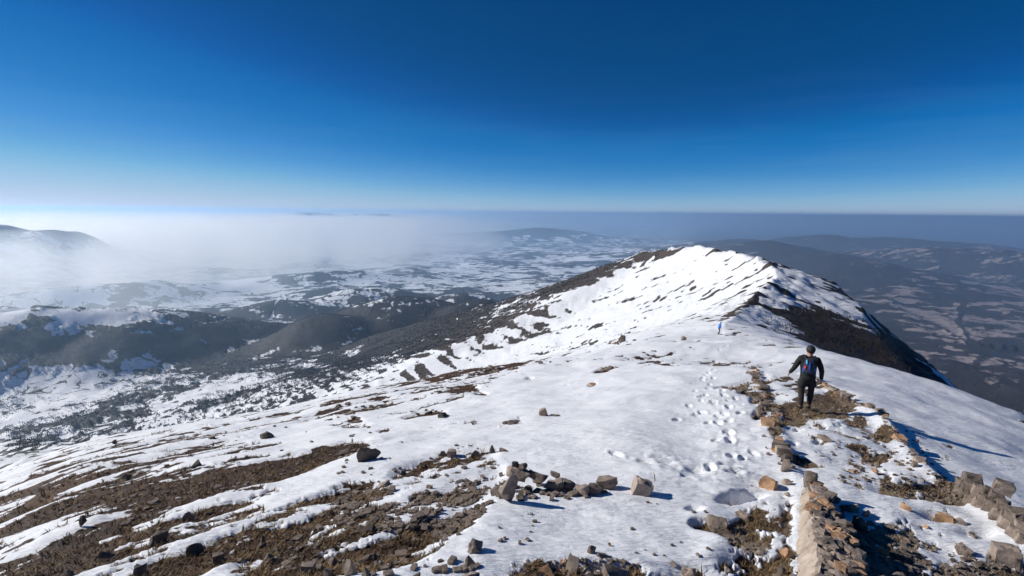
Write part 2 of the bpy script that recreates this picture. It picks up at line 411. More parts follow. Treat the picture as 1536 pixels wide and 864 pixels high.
COVER_RIDGE = [
    (720, 490, 120, 20, -16, -.30), (840, 448, 70, 8, -24, -.25), (650, 515, 80, 14, -12, -.35),
    (1060, 430, 130, 60, -20, .9), (960, 480, 120, 40, -20, .45), (900, 500, 100, 30, -15, .3), (850, 520, 90, 14, -10, .6),
    (930, 398, 60, 7, -24, -.7), (880, 415, 50, 9, -24, -.8), (840, 428, 50, 6, -24, -.7), (970, 385, 40, 5, -14, -.45), (1005, 380, 24, 5, -24, -.4),
    (1005, 518, 50, 5, -16, -.6), (1055, 495, 40, 5, -20, -.7), (1100, 470, 34, 5, -28, -.8), (1135, 445, 26, 5, -32, -.8), (1150, 425, 20, 8, -50, -.1), (1175, 440, 30, 16, 20, .5), (1040, 492, 30, 3, -18, -.5), (1080, 470, 30, 3, -18, -.5),
    (1150, 400, 12, 4, -20, -.6), (1100, 385, 30, 3, 16, -.3), (1200, 450, 30, 20, 20, .2), (1270, 470, 60, 12, 22, .2), (1160, 495, 50, 12, 10, .3),
    (1100, 490, 24, 8, -10, -.2), (1150, 462, 22, 6, 30, -.4),
    (1270, 515, 90, 26, 26, -2.2), (1215, 484, 24, 9, 20, -1.6), (1380, 566, 44, 13, 36, -2.0), (1330, 535, 45, 20, 30, -2.0), (1390, 580, 40, 10, 30, -1.0), (1460, 610, 60, 10, 20, -1.0),
]

FOOT = []          # footprints: x, y, heading
def track(pts, step=0.62, wob=0.12, wide=0.13):
    P = [on_dome(*p)[:2] for p in pts]
    k = 0
    for a, b in zip(P[:-1], P[1:]):
        L = np.hypot(*(b - a)); n = max(1, int(L / step)); u = (b - a) / L
        for q in range(n):
            k += 1
            c = a + u * (q + 0.5) * L / n
            c = c + np.array([-u[1], u[0]]) * (wide * (1 if k % 2 else -1) + random.uniform(-wob, wob) * 0.6) + u * random.uniform(-wob, wob)
            FOOT.append((c[0], c[1], math.atan2(u[1], u[0]) + random.uniform(-.5, .5)))
track([(1075, 720), (1080, 660), (1060, 620), (1050, 590), (1070, 560)])
track([(905, 690), (980, 702), (1060, 712), (1140, 712)], 0.33, .25)
track([(930, 700), (1010, 712), (1090, 735)], 0.45, .25)
track([(1120, 700), (1085, 650), (1100, 610), (1090, 580)], 0.42, .2)
#track([(860, 800), (930, 785), (1010, 765), (1060, 745)], 0.3, .2, .08)
#track([(1215, 720), (1230, 680), (1300, 668), (1330, 690)], 0.35, .2)
track([(1190, 670), (1230, 640), (1280, 620)], 0.4, .2)
#track([(1110, 700), (1090, 650), (1100, 610)], 0.5, .2)
track([(1060, 570), (1075, 545), (1085, 520), (1090, 505)], 0.7, .2)
track([(1020, 640), (1060, 605), (1090, 580)], 0.6, .2)

A0, A1 = R(-56), R(56)
def build_ground():
    NA, NR = 880, 1120
    fine = np.linspace(A0, A1, NA)
    coarse = np.linspace(A1, A0 + 2 * math.pi, 60)[1:-1]
    az = np.concatenate([fine, coarse])
    n = len(az)
    rr = np.exp(np.linspace(math.log(0.8), math.log(110000.0), 20000))
    dens = 3.6 / rr ** 2 * np.clip(rr / 2.6, 0.15, 1) ** 2 + 0.33 / rr * np.clip(rr / 20, 0.3, 1) * (1 + 1.6 * ss(900, 1700, rr) * ss(7000, 4500, rr)) * (1 - .6 * ss(16000, 40000, rr))
    cdf = np.concatenate([[0], np.cumsum(0.5 * (dens[1:] + dens[:-1]) * np.diff(rr))])
    rad = np.interp(np.linspace(0, cdf[-1], NR), cdf, rr)
    RR, AA = np.meshgrid(rad, az, indexing='ij')
    x = RR * np.sin(AA); y = RR * np.cos(AA)
    cell = np.gradient(rad)[:, None] * np.ones((1, n))
    cell = np.minimum(cell * 0.7, np.maximum(cell * 0.35, RR * (fine[1] - fine[0])))
    z = terrain(x, y, cell)
    # photograph point each piece of ground was laid out from
    V = np.stack([x, y, z], -1) @ CM
    d = np.maximum(-V[..., 2], 1e-3)
    px = 768 + 725 * V[..., 0] / d
    py = 432 - 725 * V[..., 1] / d
    vis = -V[..., 2] > 0.2 * RR
    px = np.where(vis, px, -9999.); py = np.where(vis, py, -9999.)
    r = RR
    zd = dome(AA, r)
    nearw = 1 - ss(110, 170, r)                       # summit dome
    d0, sd0 = line_d(KERB_R, x, y)
    dL, sdL = line_d(KERB_L, x, y)
    d1, s1, h1, t1 = poly(RIDGE, x, y)
    ds_, _, _, _ = poly(SPUR, x, y)
    farw = ss(1300, 2000, r)
    ridw = (1 - nearw) * (1 - farw)
    # ---------------- snow field
    sn = np.zeros_like(x)
    strk = acov(x, y, STREAK, 2.0, 4.5, 8, 41, 0.78, cell)
    iso = cov(x, y, 3.0, 8, 43, 0.80, cell)
    fine_n = cov(x, y, 0.4, 4, 45, 0.7, cell)
    brown = np.clip(blobs(px, py, COVER_NEAR), -.60, .75)
    calm = 1 - 0.72 * ss(.0, .5, brown)
    nn = 0.87 + brown + 1.05 * strk * calm + 0.50 * iso * calm + 0.28 * fine_n * (0.4 + 0.6 * calm) - 0.10 * ss(-.1, .3, fbm(x, y, 30, 3, 47))
    spk = ss(.22, .52, cov(x, y, .9, 5, 97, .75, cell)) * ss(-.2, .35, fbm(x, y, 7, 3, 98))
    nn = nn - 1.15 * spk * np.clip(blobs(px, py, [(600, 605, 190, 34, -14, 1.2), (930, 545, 150, 22, -6, .9), (1080, 560, 90, 34, 0, 1), (1230, 610, 110, 60, 10, 1), (700, 650, 120, 40, -14, .7), (1330, 720, 110, 50, 10, 1), (1380, 610, 90, 34, 25, .5), (1130, 770, 60, 60, 0, .6)]), 0, 1)
    nn_lo = 0.87 + brown + 1.05 * acov(x, y, STREAK, 2.0, 4.5, 2, 41, 0.78, cell) * calm + 0.50 * cov(x, y, 3.0, 2, 43, .8, cell) * calm
    # flank and ridge
    f_st = acov(x, y, WDIR, 15, 8.0, 6, 51, 0.82, cell)
    f_is = cov(x, y, 60, 7, 53, 0.75, cell)
    rn = 0.80 + np.clip(blobs(px, py, COVER_RIDGE), -1.3, .22) + np.clip(blobs(px, py, COVER_FAR), -1, 1) * 0.36 + 1.25 * f_st + 0.30 * f_is - 0.24 * ss(350, 900, d1)
    rn = rn - 1.1 * ss(.24, .52, acov(x, y, WDIR, 7, 2.2, 4, 99, .8, cell)) * (.35 + .65 * ss(-.25, .2, fbm(x, y, 90, 3, 96)))
    # scrub dots on the lower flank
    scrub = cov(x, y, 26, 4, 57, 0.8, cell)
    rn = rn + scrub * 0.75 * ss(250, 700, d1) + cov(x, y, 14, 3, 58, .8, cell) * .35 * ss(60, 250, r)
    # far country
    g1 = cov(x, y, 900, 8, 61, 0.75, cell)
    g2 = cov(x, y, 240, 5, 63, 0.75, cell)
    lowc = 0.45 + np.clip(blobs(px, py, COVER_FAR), -2.2, 2.2) * .42 + (0.75 * g1 + 0.45 * g2) * (1 - .35 * ss(.25, .4, AA)) + .55 * ss(.25, .4, AA) * acov(x, y, (.80, -.6), 110, 4.5, 6, 67, .75, cell) + 0.6 * cov(x, y, 60, 4, 65, .8, cell) * ss(6000, 2000, r)
    lowc += 0.15 * ss(0, 0.2, -AA) - 0.14 * ss(0.25, 0.6, AA)
    # a wooded stream across the low country on the right, a road up the valley on the left
    def plan(pts):
        return [at(a, b, 940.0 / drop(a, b)) for a, b in pts]
    dr_, _ = line_d(plan([(1405, 408), (1428, 432), (1447, 458), (1436, 486), (1452, 508), (1476, 530), (1458, 556), (1440, 590)]), x, y)
    lowc -= .9 * np.exp(-(dr_ / (16 + 10 * g2)) ** 2)
    dr_, _ = line_d(plan([(1240, 440), (1330, 462), (1420, 498), (1536, 560)]), x, y)
    lowc -= .6 * np.exp(-(dr_ / 9) ** 2)
    dr_, _ = line_d(plan([(-60, 652), (60, 612), (140, 592), (225, 580), (330, 548), (395, 505), (430, 470), (425, 448)]), x, y)
    lowc += .8 * np.exp(-(dr_ / 9) ** 2) - .5 * np.exp(-((dr_ - 24) / 10) ** 2)
    sn = nn * nearw + rn * ridw + lowc * farw
    # ---------------- what lies under and between the snow
    def col(c):
        return np.array(c)[None, None, :]
    v1 = np.clip(0.5 + fbm(x, y, 1.6, 5, 71, .6, cell) * 1.1, 0, 1)[..., None]
    v2 = np.clip(0.5 + fbm(x, y, 9.0, 4, 72, .6, cell) * 1.1, 0, 1)[..., None]
    grass = col((.088, .040, .017)) * (1 - v1) + col((.036, .019, .010)) * v1
    grass = grass * (0.75 + 0.5 * v2)
    ruin = np.clip(blobs(px, py, [(1330, 800, 190, 110, 10, 1.6), (1110, 812, 60, 14, 10, 1.4), (1240, 620, 80, 60, 0, .7), (700, 760, 70, 40, -30, .8), (1110, 590, 60, 40, 0, .9), (560, 780, 80, 20, -10, .5)]), 0, 1)[..., None]
    gravel = col((.27, .215, .15)) * (1 - v1) + col((.15, .115, .075)) * v1
    near_c = grass * (1 - ruin) + gravel * ruin
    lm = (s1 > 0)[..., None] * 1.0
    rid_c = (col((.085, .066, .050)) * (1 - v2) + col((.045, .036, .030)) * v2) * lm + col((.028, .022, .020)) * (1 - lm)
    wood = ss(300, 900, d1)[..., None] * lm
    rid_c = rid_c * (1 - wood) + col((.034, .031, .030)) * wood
    v3 = np.clip(0.5 + g2 * .8, 0, 1)[..., None]
    far_c = col((.030, .031, .032)) * (1 - v3) + col((.050, .046, .042)) * v3
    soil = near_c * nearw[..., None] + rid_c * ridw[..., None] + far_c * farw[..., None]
    # on the right the low fields are bare tan earth with a dusting of snow
    bare = (ss(0.28, 0.42, AA) * farw)
    # ---------------- relief
    sm = ss(0.42, 0.60, sn)
    amp = nearw * ss(1.0, 2.5, r)
    z = z + amp * 0.30 * ss(5, 20, r) * fbm(x, y, 11, 3, 81, .5, cell)
    z = z + amp * ss(12, 35, r) * 1.1 * fbm(x, y, 26, 3, 181, .5, cell)
    z = z + amp * 0.13 * ss(2, 6, r) * fbm(x, y, 2.6, 3, 82, .4, cell)
    thin = 0.014 + 0.03 * fbm(x, y, 1.2, 3, 89, .5, cell)
    z = z + amp * 0.085 * ss(.25, 1.05, nn_lo)
    z = z + amp * sm * thin + amp * (1 - sm) * 0.07 * fbm(x, y, 0.4, 4, 84, .65, cell)
    z = z + amp * sm * 0.028 * acov(x, y, (0.8, -0.6), 0.5, 3.5, 4, 85, .6, cell) * (.5 + .5 * ss(-.3, .4, fbm(x, y, 4.0, 2, 94)))
    z = z + amp * sm * 0.035 * acov(x, y, (0.6, 0.8), 1.6, 3.0, 3, 95, .5, cell)
    z = z + amp * sm * 0.012 * fbm(x, y, .16, 2, 87, .5, cell) * ss(.0, .4, fbm(x, y, 3.0, 2, 92))
    # the terrace of the ruin steps down to the right of its kerb, and its path is trodden
    inseg = (y > 2.0) & (y < 26)
    z = z - 0.22 * ss(0.0, 0.30, np.where(sd0 < 0, d0, -1)) * ss(26, 14, r) * inseg * (1 - 0.7 * ss(2, 8, d0))
    path = (sd0 > 0) & (sdL < 0) & (r < 26)
    z = z - np.where(path, 0.10, 0) * ss(0, .3, np.minimum(d0, dL)) * ss(25, 18, r)
    z = z + np.where(path, 1, 0) * 0.03 * fbm(x, y, .5, 3, 91, .6, cell) * ss(25, 18, r)
    # ragged rock on the ridge and along the flank
    rk = np.abs(fbm(x, y, 18, 5, 86, .6, cell))
    z = z + ridw * (rk - .12) * 5.0 * np.exp(-(d1 / 30) ** 2) * ss(150, 260, r)
    z = z + ridw * (2.4 * acov(x, y, WDIR, 24, 6, 6, 151, .62, cell) * ss(150, 400, r) * ss(10, 50, ds_) + 0.8 * cov(x, y, 12, 4, 153, .6, cell)) + (1 - nearw) * 2.0 * fbm(x, y, 30, 4, 88, .6, cell) * ss(150, 400, r)
    # woods stand up from the ground a little
    z = z + farw * (1 - ss(.45, .55, sn)) * (9 + 3 * g2)
    tr = blobs(px, py, [(1090, 650, 60, 90, 10, 1), (1050, 715, 110, 22, 4, 1), (1240, 680, 90, 34, 5, 1), (900, 770, 110, 30, -10, .7)])
    z = z + amp * sm * np.clip(tr, 0, 1) * .022 * cov(x, y, .45, 4, 93, .6, cell)
    # footprints and a deep sunlit hole by the wall
    for fx, fy, fh in FOOT:
        rf = math.hypot(fx, fy)
        j = np.argmin(np.abs(rad - rf)); bz = math.atan2(fx, fy)
        k = int(round((bz - A0) / (fine[1] - fine[0])))
        wj, wk = 26, max(6, int(0.6 / rf / (fine[1] - fine[0])))
        sl = (slice(max(j - wj, 0), j + wj), slice(max(k - wk, 0), min(k + wk, NA)))
        X, Y = x[sl] - fx, y[sl] - fy
        u = X * math.cos(fh) + Y * math.sin(fh); v = -X * math.sin(fh) + Y * math.cos(fh)
        fs = (.45 + .5 * ss(4, 8, np.array(rf))) * (.8 + .4 * ((fx * 3.3) % 1)) + 0 * ((fx * 7.3 + fy * 3.1) % 1)
        e = (u / (.14 * fs)) ** 2 + (v / (.065 * fs)) ** 2
        z[sl] += fs * (-0.065 * np.exp(-e ** 2) + 0.014 * np.exp(-(e - 2.2) ** 2)) * (0.4 + .6 * sm[sl])
    hx, hy, _ = on_dome(1110, 750)
    hx2, hy2, _ = on_dome(1040, 775)
    for (ax, ay), (L_, W_, D_, hd) in (((hx, hy), (.36, .11, .20, .45)), ((hx2, hy2), (.10, .07, .10, .2))):
        X, Y = x - ax, y - ay
        u = X * math.cos(hd) + Y * math.sin(hd); v = -X * math.sin(hd) + Y * math.cos(hd)
        e = (u / L_) ** 2 + (v / W_) ** 2
        e = np.maximum(e + .9 * fbm(x, y, .22, 4, 161) + .5 * v / W_ * (np.abs(v) < 3 * W_), 0)
        z -= np.where(np.hypot(X, Y) < 1.2, D_ * np.exp(-e ** 2), 0)
    return x, y, z, RR, AA, cell, n, NR, rad, fine, sn, soil, bare, farw, nearw

x, y, z, RR, AA, cell, n_az, n_r, rad, fine_az, snowf, soil, bare, farw, nearw = build_ground()

def hit(px, py, lift=0.0):
    """first point of the finished ground seen through a photograph point"""
    v = ray(px, py); q = -v[2] / math.hypot(v[0], v[1]); b = math.atan2(v[0], v[1])
    k = (b - A0) / (fine_az[1] - fine_az[0]); k0 = int(k); f = k - k0
    zz = z[:, k0] * (1 - f) + z[:, k0 + 1] * f
    j = int(np.argmax((zz >= -q * rad) & (rad > 1.8)))
    ra = rad[j]
    return Vector((ra * math.sin(b), ra * math.cos(b), zz[j] + lift))

def ground_z(X, Y):
    r = math.hypot(X, Y); b = math.atan2(X, Y)
    k = min(max((b - A0) / (fine_az[1] - fine_az[0]), 0), len(fine_az) - 2); k0 = int(k); f = k - k0
    zz0 = np.interp(r, rad, z[:, k0]); zz1 = np.interp(r, rad, z[:, k0 + 1])
    return float(zz0 * (1 - f) + zz1 * f)

verts = np.stack([x, y, z], -1).reshape(-1, 3)
verts = np.vstack([verts, [[0, 0, -2.4]]])
i = np.arange(n_r - 1)[:, None]; j = np.arange(n_az)[None, :]
j2 = (j + 1) % n_az
quads = np.stack([i * n_az + j, i * n_az + j2, (i + 1) * n_az + j2, (i + 1) * n_az + j], -1).reshape(-1, 4)
quads = quads[:, ::-1]
ci = len(verts) - 1
jj = np.arange(n_az)
tris = np.stack([jj, (jj + 1) % n_az, np.full(n_az, ci)], -1)
me = bpy.data.meshes.new("ground")
nv, nq, nt = len(verts), len(quads), len(tris)
me.vertices.add(nv)
me.vertices.foreach_set("co", verts.astype(np.float32).ravel())
me.loops.add(nq * 4 + nt * 3)
me.loops.foreach_set("vertex_index", np.concatenate([quads.ravel(), tris.ravel()]).astype(np.int32))
me.polygons.add(nq + nt)
me.polygons.foreach_set("loop_start", np.concatenate([np.arange(nq) * 4, nq * 4 + np.arange(nt) * 3]).astype(np.int32))
me.polygons.foreach_set("use_smooth", np.ones(nq + nt, bool))
me.update(calc_edges=True)
def attr(name, arr, last):
    a = me.attributes.new(name, 'FLOAT', 'POINT')
    a.data.foreach_set("value", np.append(arr.ravel(), last).astype(np.float32))
attr("snow", snowf, 1.0)
attr("bare", bare, 0.0)
attr("plain", farw, 0.0)
attr("far", 1 - nearw, 0.0)
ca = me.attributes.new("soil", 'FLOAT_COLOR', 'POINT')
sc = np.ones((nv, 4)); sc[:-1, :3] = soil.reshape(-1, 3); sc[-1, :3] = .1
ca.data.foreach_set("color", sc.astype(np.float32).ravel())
ground = bpy.data.objects.new("ground", me)
C.objects.link(ground)
ground['kind'] = 'structure'

def nd(t, typ, **kw):
    n = t.nodes.new(typ)
    for k, v in kw.items():
        if k.startswith('i_'):
            n.inputs[int(k[2:]) if k[2:].isdigit() else k[2:]].default_value = v
        else:
            setattr(n, k, v)
    return n

def ground_material():
    m, t, p = mat("snow_grass_and_rock")
    L = t.links.new
    geo = nd(t, 'ShaderNodeNewGeometry')
    at_s = nd(t, 'ShaderNodeAttribute', attribute_name="snow")
    at_b = nd(t, 'ShaderNodeAttribute', attribute_name="bare")
    at_f = nd(t, 'ShaderNodeAttribute', attribute_name="far")
    at_c = nd(t, 'ShaderNodeAttribute', attribute_name="soil")
    inv = nd(t, 'ShaderNodeMath', operation='SUBTRACT', i_0=1.0); L(at_f.outputs['Fac'], inv.inputs[1])
    n1 = nd(t, 'ShaderNodeTexNoise'); n1.inputs['Scale'].default_value = 9.0; n1.inputs['Detail'].default_value = 5.0; n1.inputs['Roughness'].default_value = 0.7
    L(geo.outputs['Position'], n1.inputs['Vector'])
    c1 = nd(t, 'ShaderNodeMath', operation='SUBTRACT', i_1=0.5); L(n1.outputs['Fac'], c1.inputs[0])
    c2 = nd(t, 'ShaderNodeMath', operation='MULTIPLY'); L(c1.outputs[0], c2.inputs[0]); L(inv.outputs[0], c2.inputs[1])
    c3 = nd(t, 'ShaderNodeMath', operation='MULTIPLY_ADD', i_1=0.45); L(c2.outputs[0], c3.inputs[0]); L(at_s.outputs['Fac'], c3.inputs[2])
    nf = nd(t, 'ShaderNodeTexNoise'); nf.inputs['Scale'].default_value = 0.022; nf.inputs['Detail'].default_value = 7.0; nf.inputs['Roughness'].default_value = 0.78
    L(geo.outputs['Position'], nf.inputs['Vector'])
    f1 = nd(t, 'ShaderNodeMath', operation='SUBTRACT', i_1=0.5); L(nf.outputs['Fac'], f1.inputs[0])
    f2 = nd(t, 'ShaderNodeMath', operation='MULTIPLY'); L(f1.outputs[0], f2.inputs[0]); L(at_f.outputs['Fac'], f2.inputs[1])
    f3 = nd(t, 'ShaderNodeMath', operation='MULTIPLY_ADD', i_1=1.6); L(f2.outputs[0], f3.inputs[0]); L(c3.outputs[0], f3.inputs[2])
    # field parcels on the low ground, with hedges and lanes between
    at_p = nd(t, 'ShaderNodeAttribute', attribute_name="plain")
    wp = nd(t, 'ShaderNodeTexNoise'); wp.inputs['Scale'].default_value = 0.004; wp.inputs['Detail'].default_value = 3.0; L(geo.outputs['Position'], wp.inputs['Vector'])
    ws = nd(t, 'ShaderNodeVectorMath', operation='SCALE'); ws.inputs['Scale'].default_value = 260.0; L(wp.outputs['Color'], ws.inputs[0])
    wa = nd(t, 'ShaderNodeVectorMath', operation='ADD'); L(ws.outputs[0], wa.inputs[0]); L(geo.outputs['Position'], wa.inputs[1])
    wm = nd(t, 'ShaderNodeMapping'); wm.inputs['Rotation'].default_value = (0, 0, R(30)); wm.inputs['Scale'].default_value = (0.005, 0.012, 0.0); L(wa.outputs[0], wm.inputs['Vector'])
    fv = nd(t, 'ShaderNodeTexVoronoi'); fv.inputs['Scale'].default_value = 1.0; L(wm.outputs[0], fv.inputs['Vector'])
    fe = nd(t, 'ShaderNodeTexVoronoi', feature='DISTANCE_TO_EDGE'); fe.inputs['Scale'].default_value = 1.0; L(wm.outputs[0], fe.inputs['Vector'])
    fs_ = nd(t, 'ShaderNodeSeparateColor'); L(fv.outputs['Color'], fs_.inputs[0])
    g1_ = nd(t, 'ShaderNodeMath', operation='MULTIPLY_ADD', i_1=0.9, i_2=-0.40); L(fs_.outputs[0], g1_.inputs[0])
    ed = nd(t, 'ShaderNodeMapRange'); ed.inputs['From Max'].default_value = 0.07; ed.inputs['To Min'].default_value = -0.45; ed.inputs['To Max'].default_value = 0.0; L(fe.outputs['Distance'], ed.inputs['Value'])
    g2_ = nd(t, 'ShaderNodeMath', operation='ADD'); L(g1_.outputs[0], g2_.inputs[0]); L(ed.outputs[0], g2_.inputs[1])
    g3_ = nd(t, 'ShaderNodeMath', operation='MULTIPLY_ADD'); L(g2_.outputs[0], g3_.inputs[0]); L(at_p.outputs['Fac'], g3_.inputs[1]); L(f3.outputs[0], g3_.inputs[2])
    f3 = g3_
    mk = nd(t, 'ShaderNodeMapRange', interpolation_type='SMOOTHSTEP'); mk.inputs['From Min'].default_value = 0.44; mk.inputs['From Max'].default_value = 0.56
    L(f3.outputs[0], mk.inputs['Value'])
    # soil tint: blades and stones
    vo = nd(t, 'ShaderNodeTexVoronoi'); vo.inputs['Scale'].default_value = 22.0; L(geo.outputs['Position'], vo.inputs['Vector'])
    n2 = nd(t, 'ShaderNodeTexNoise'); n2.inputs['Scale'].default_value = 45.0; n2.inputs['Detail'].default_value = 4.0; L(geo.outputs['Position'], n2.inputs['Vector'])
    mr = nd(t, 'ShaderNodeMapRange'); mr.inputs['From Min'].default_value = .25; mr.inputs['From Max'].default_value = .75; mr.inputs['To Min'].default_value = .45; mr.inputs['To Max'].default_value = 1.6
    L(n2.outputs['Fac'], mr.inputs['Value'])
    mf = nd(t, 'ShaderNodeMix', data_type='FLOAT'); mf.inputs[3].default_value = 1.0
    L(at_f.outputs['Fac'], mf.inputs[0]); L(mr.outputs[0], mf.inputs[2])
    sm_ = nd(t, 'ShaderNodeVectorMath', operation='SCALE'); L(at_c.outputs['Color'], sm_.inputs[0]); L(mf.outputs[0], sm_.inputs['Scale'])
    # snow, or tan fields low on the right
    n3 = nd(t, 'ShaderNodeTexNoise'); n3.inputs['Scale'].default_value = 0.6; n3.inputs['Detail'].default_value = 6.0; L(geo.outputs['Position'], n3.inputs['Vector'])
    snc = nd(t, 'ShaderNodeMix', data_type='RGBA'); snc.inputs[6].default_value = (.74, .765, .80, 1); snc.inputs[7].default_value = (.82, .83, .84, 1)
    L(n3.outputs['Fac'], snc.inputs[0])
    tan = nd(t, 'ShaderNodeMix', data_type='RGBA'); tan.inputs[7].default_value = (.28, .235, .225, 1)
    L(at_b.outputs['Fac'], tan.inputs[0]); L(snc.outputs[2], tan.inputs[6])
    fin = nd(t, 'ShaderNodeMix', data_type='RGBA')
    L(mk.outputs[0], fin.inputs[0]); L(sm_.outputs[0], fin.inputs[6]); L(tan.outputs[2], fin.inputs[7])
    L(fin.outputs[2], p.inputs['Base Color'])
    p.inputs['Roughness'].default_value = 0.75
    p.inputs['Specular IOR Level'].default_value = 0.25
    # wind-packed grain of the snow, rougher on the soil
    mp = nd(t, 'ShaderNodeMapping'); mp.inputs['Rotation'].default_value = (0, 0, R(35)); mp.inputs['Scale'].default_value = (3.0, 11.0, 6.0)
    L(geo.outputs['Position'], mp.inputs['Vector'])
    b1 = nd(t, 'ShaderNodeTexNoise'); b1.inputs['Scale'].default_value = 1.0; b1.inputs['Detail'].default_value = 6.0; b1.inputs['Roughness'].default_value = .62; L(mp.outputs[0], b1.inputs['Vector'])
    hs = nd(t, 'ShaderNodeMix', data_type='FLOAT'); L(mk.outputs[0], hs.inputs[0]); L(n2.outputs['Fac'], hs.inputs[2]); L(b1.outputs['Fac'], hs.inputs[3])
    bu = nd(t, 'ShaderNodeBump'); bu.inputs['Distance'].default_value = 0.075
    st = nd(t, 'ShaderNodeMath', operation='MULTIPLY', i_1=0.8); L(inv.outputs[0], st.inputs[0]); L(st.outputs[0], bu.inputs['Strength'])
    L(hs.outputs[0], bu.inputs['Height'])
    mb = nd(t, 'ShaderNodeMapping'); mb.inputs['Rotation'].default_value = (0, 0, R(20)); mb.inputs['Scale'].default_value = (.05, .25, .2); L(geo.outputs['Position'], mb.inputs['Vector'])
    b2 = nd(t, 'ShaderNodeTexNoise'); b2.inputs['Scale'].default_value = 1.0; b2.inputs['Detail'].default_value = 5.0; b2.inputs['Roughness'].default_value = .65; L(mb.outputs[0], b2.inputs['Vector'])
    bf = nd(t, 'ShaderNodeBump'); bf.inputs['Distance'].default_value = 2.6; L(at_f.outputs['Fac'], bf.inputs['Strength']); L(b2.outputs['Fac'], bf.inputs['Height']); L(bf.outputs[0], bu.inputs['Normal'])
    L(bu.outputs[0], p.inputs['Normal'])
    return m
me.materials.append(ground_material())


# ------------------------------------------------------------------ objects: helpers
def link(name, mesh, m=None, parent=None, loc=None):
    o = bpy.data.objects.new(name, mesh)
    C.objects.link(o)
    if m is not None and mesh is not None and not mesh.materials:
        mesh.materials.append(m)
    if parent is not None:
        o.parent = parent
    if loc is not None:
        o.location = loc
    return o

def tag(o, label, cat, group=None):
    o['label'] = label; o['category'] = cat
    if group:
        o['group'] = group
    return o

def empty(name, loc, rz=0.0):
    o = bpy.data.objects.new(name, None)
    C.objects.link(o); o.location = loc; o.rotation_euler = (0, 0, rz); o.empty_display_size = 0.1
    return o

def stone_material(name, c1, c2, dark, scale=9.0):
    m, t, p = mat(name)
    L = t.links.new
    co = nd(t, 'ShaderNodeTexCoord')
    oi = nd(t, 'ShaderNodeObjectInfo')
    ad = nd(t, 'ShaderNodeVectorMath', operation='ADD'); L(co.outputs['Object'], ad.inputs[0]); L(oi.outputs['Location'], ad.inputs[1])
    n1 = nd(t, 'ShaderNodeTexNoise'); n1.inputs['Scale'].default_value = scale; n1.inputs['Detail'].default_value = 8; n1.inputs['Roughness'].default_value = .7; L(ad.outputs[0], n1.inputs['Vector'])
    n2 = nd(t, 'ShaderNodeTexNoise'); n2.inputs['Scale'].default_value = scale * .45; n2.inputs['Detail'].default_value = 5; n2.inputs['Roughness'].default_value = .65; L(ad.outputs[0], n2.inputs['Vector'])
    vo = nd(t, 'ShaderNodeTexVoronoi', feature='DISTANCE_TO_EDGE'); vo.inputs['Scale'].default_value = scale * .9; L(n1.outputs['Color'], vo.inputs['Vector'])
    mx = nd(t, 'ShaderNodeMix', data_type='RGBA'); mx.inputs[6].default_value = (*c1, 1); mx.inputs[7].default_value = (*c2, 1)
    r1 = nd(t, 'ShaderNodeMapRange'); r1.inputs['From Min'].default_value = .35; r1.inputs['From Max'].default_value = .65; L(n1.outputs['Fac'], r1.inputs['Value']); L(r1.outputs[0], mx.inputs[0])
    dk = nd(t, 'ShaderNodeMix', data_type='RGBA'); dk.inputs[7].default_value = (*dark, 1); L(mx.outputs[2], dk.inputs[6])
    r2 = nd(t, 'ShaderNodeMapRange'); r2.inputs['From Min'].default_value = .50; r2.inputs['From Max'].default_value = .64; r2.inputs['To Max'].default_value = .85; L(n2.outputs['Fac'], r2.inputs['Value']); L(r2.outputs[0], dk.inputs[0])
    hv = nd(t, 'ShaderNodeHueSaturation'); L(dk.outputs[2], hv.inputs['Color'])
    r3 = nd(t, 'ShaderNodeMapRange'); r3.inputs['To Min'].default_value = .7; r3.inputs['To Max'].default_value = 1.25; L(oi.outputs['Random'], r3.inputs['Value']); L(r3.outputs[0], hv.inputs['Value'])
    L(hv.outputs[0], p.inputs['Base Color'])
    p.inputs['Roughness'].default_value = .9
    p.inputs['Specular IOR Level'].default_value = .2
    bu = nd(t, 'ShaderNodeBump'); bu.inputs['Distance'].default_value = .03; bu.inputs['Strength'].default_value = .9
    L(n1.outputs['Fac'], bu.inputs['Height']); L(bu.outputs[0], p.inputs['Normal'])
    return m
M_STONE = stone_material("limestone", (.35, .285, .235), (.22, .175, .145), (.085, .068, .056))
M_GREY = stone_material("weathered_dark_stone", (.19, .155, .13), (.11, .09, .075), (.04, .035, .03))
M_TAN = stone_material("broken_tan_stone", (.50, .31, .19), (.36, .22, .13), (.20, .12, .07), 14)
M_MORTAR = stone_material("old_mortar", (.43, .365, .30), (.30, .245, .195), (.16, .125, .095), 6)

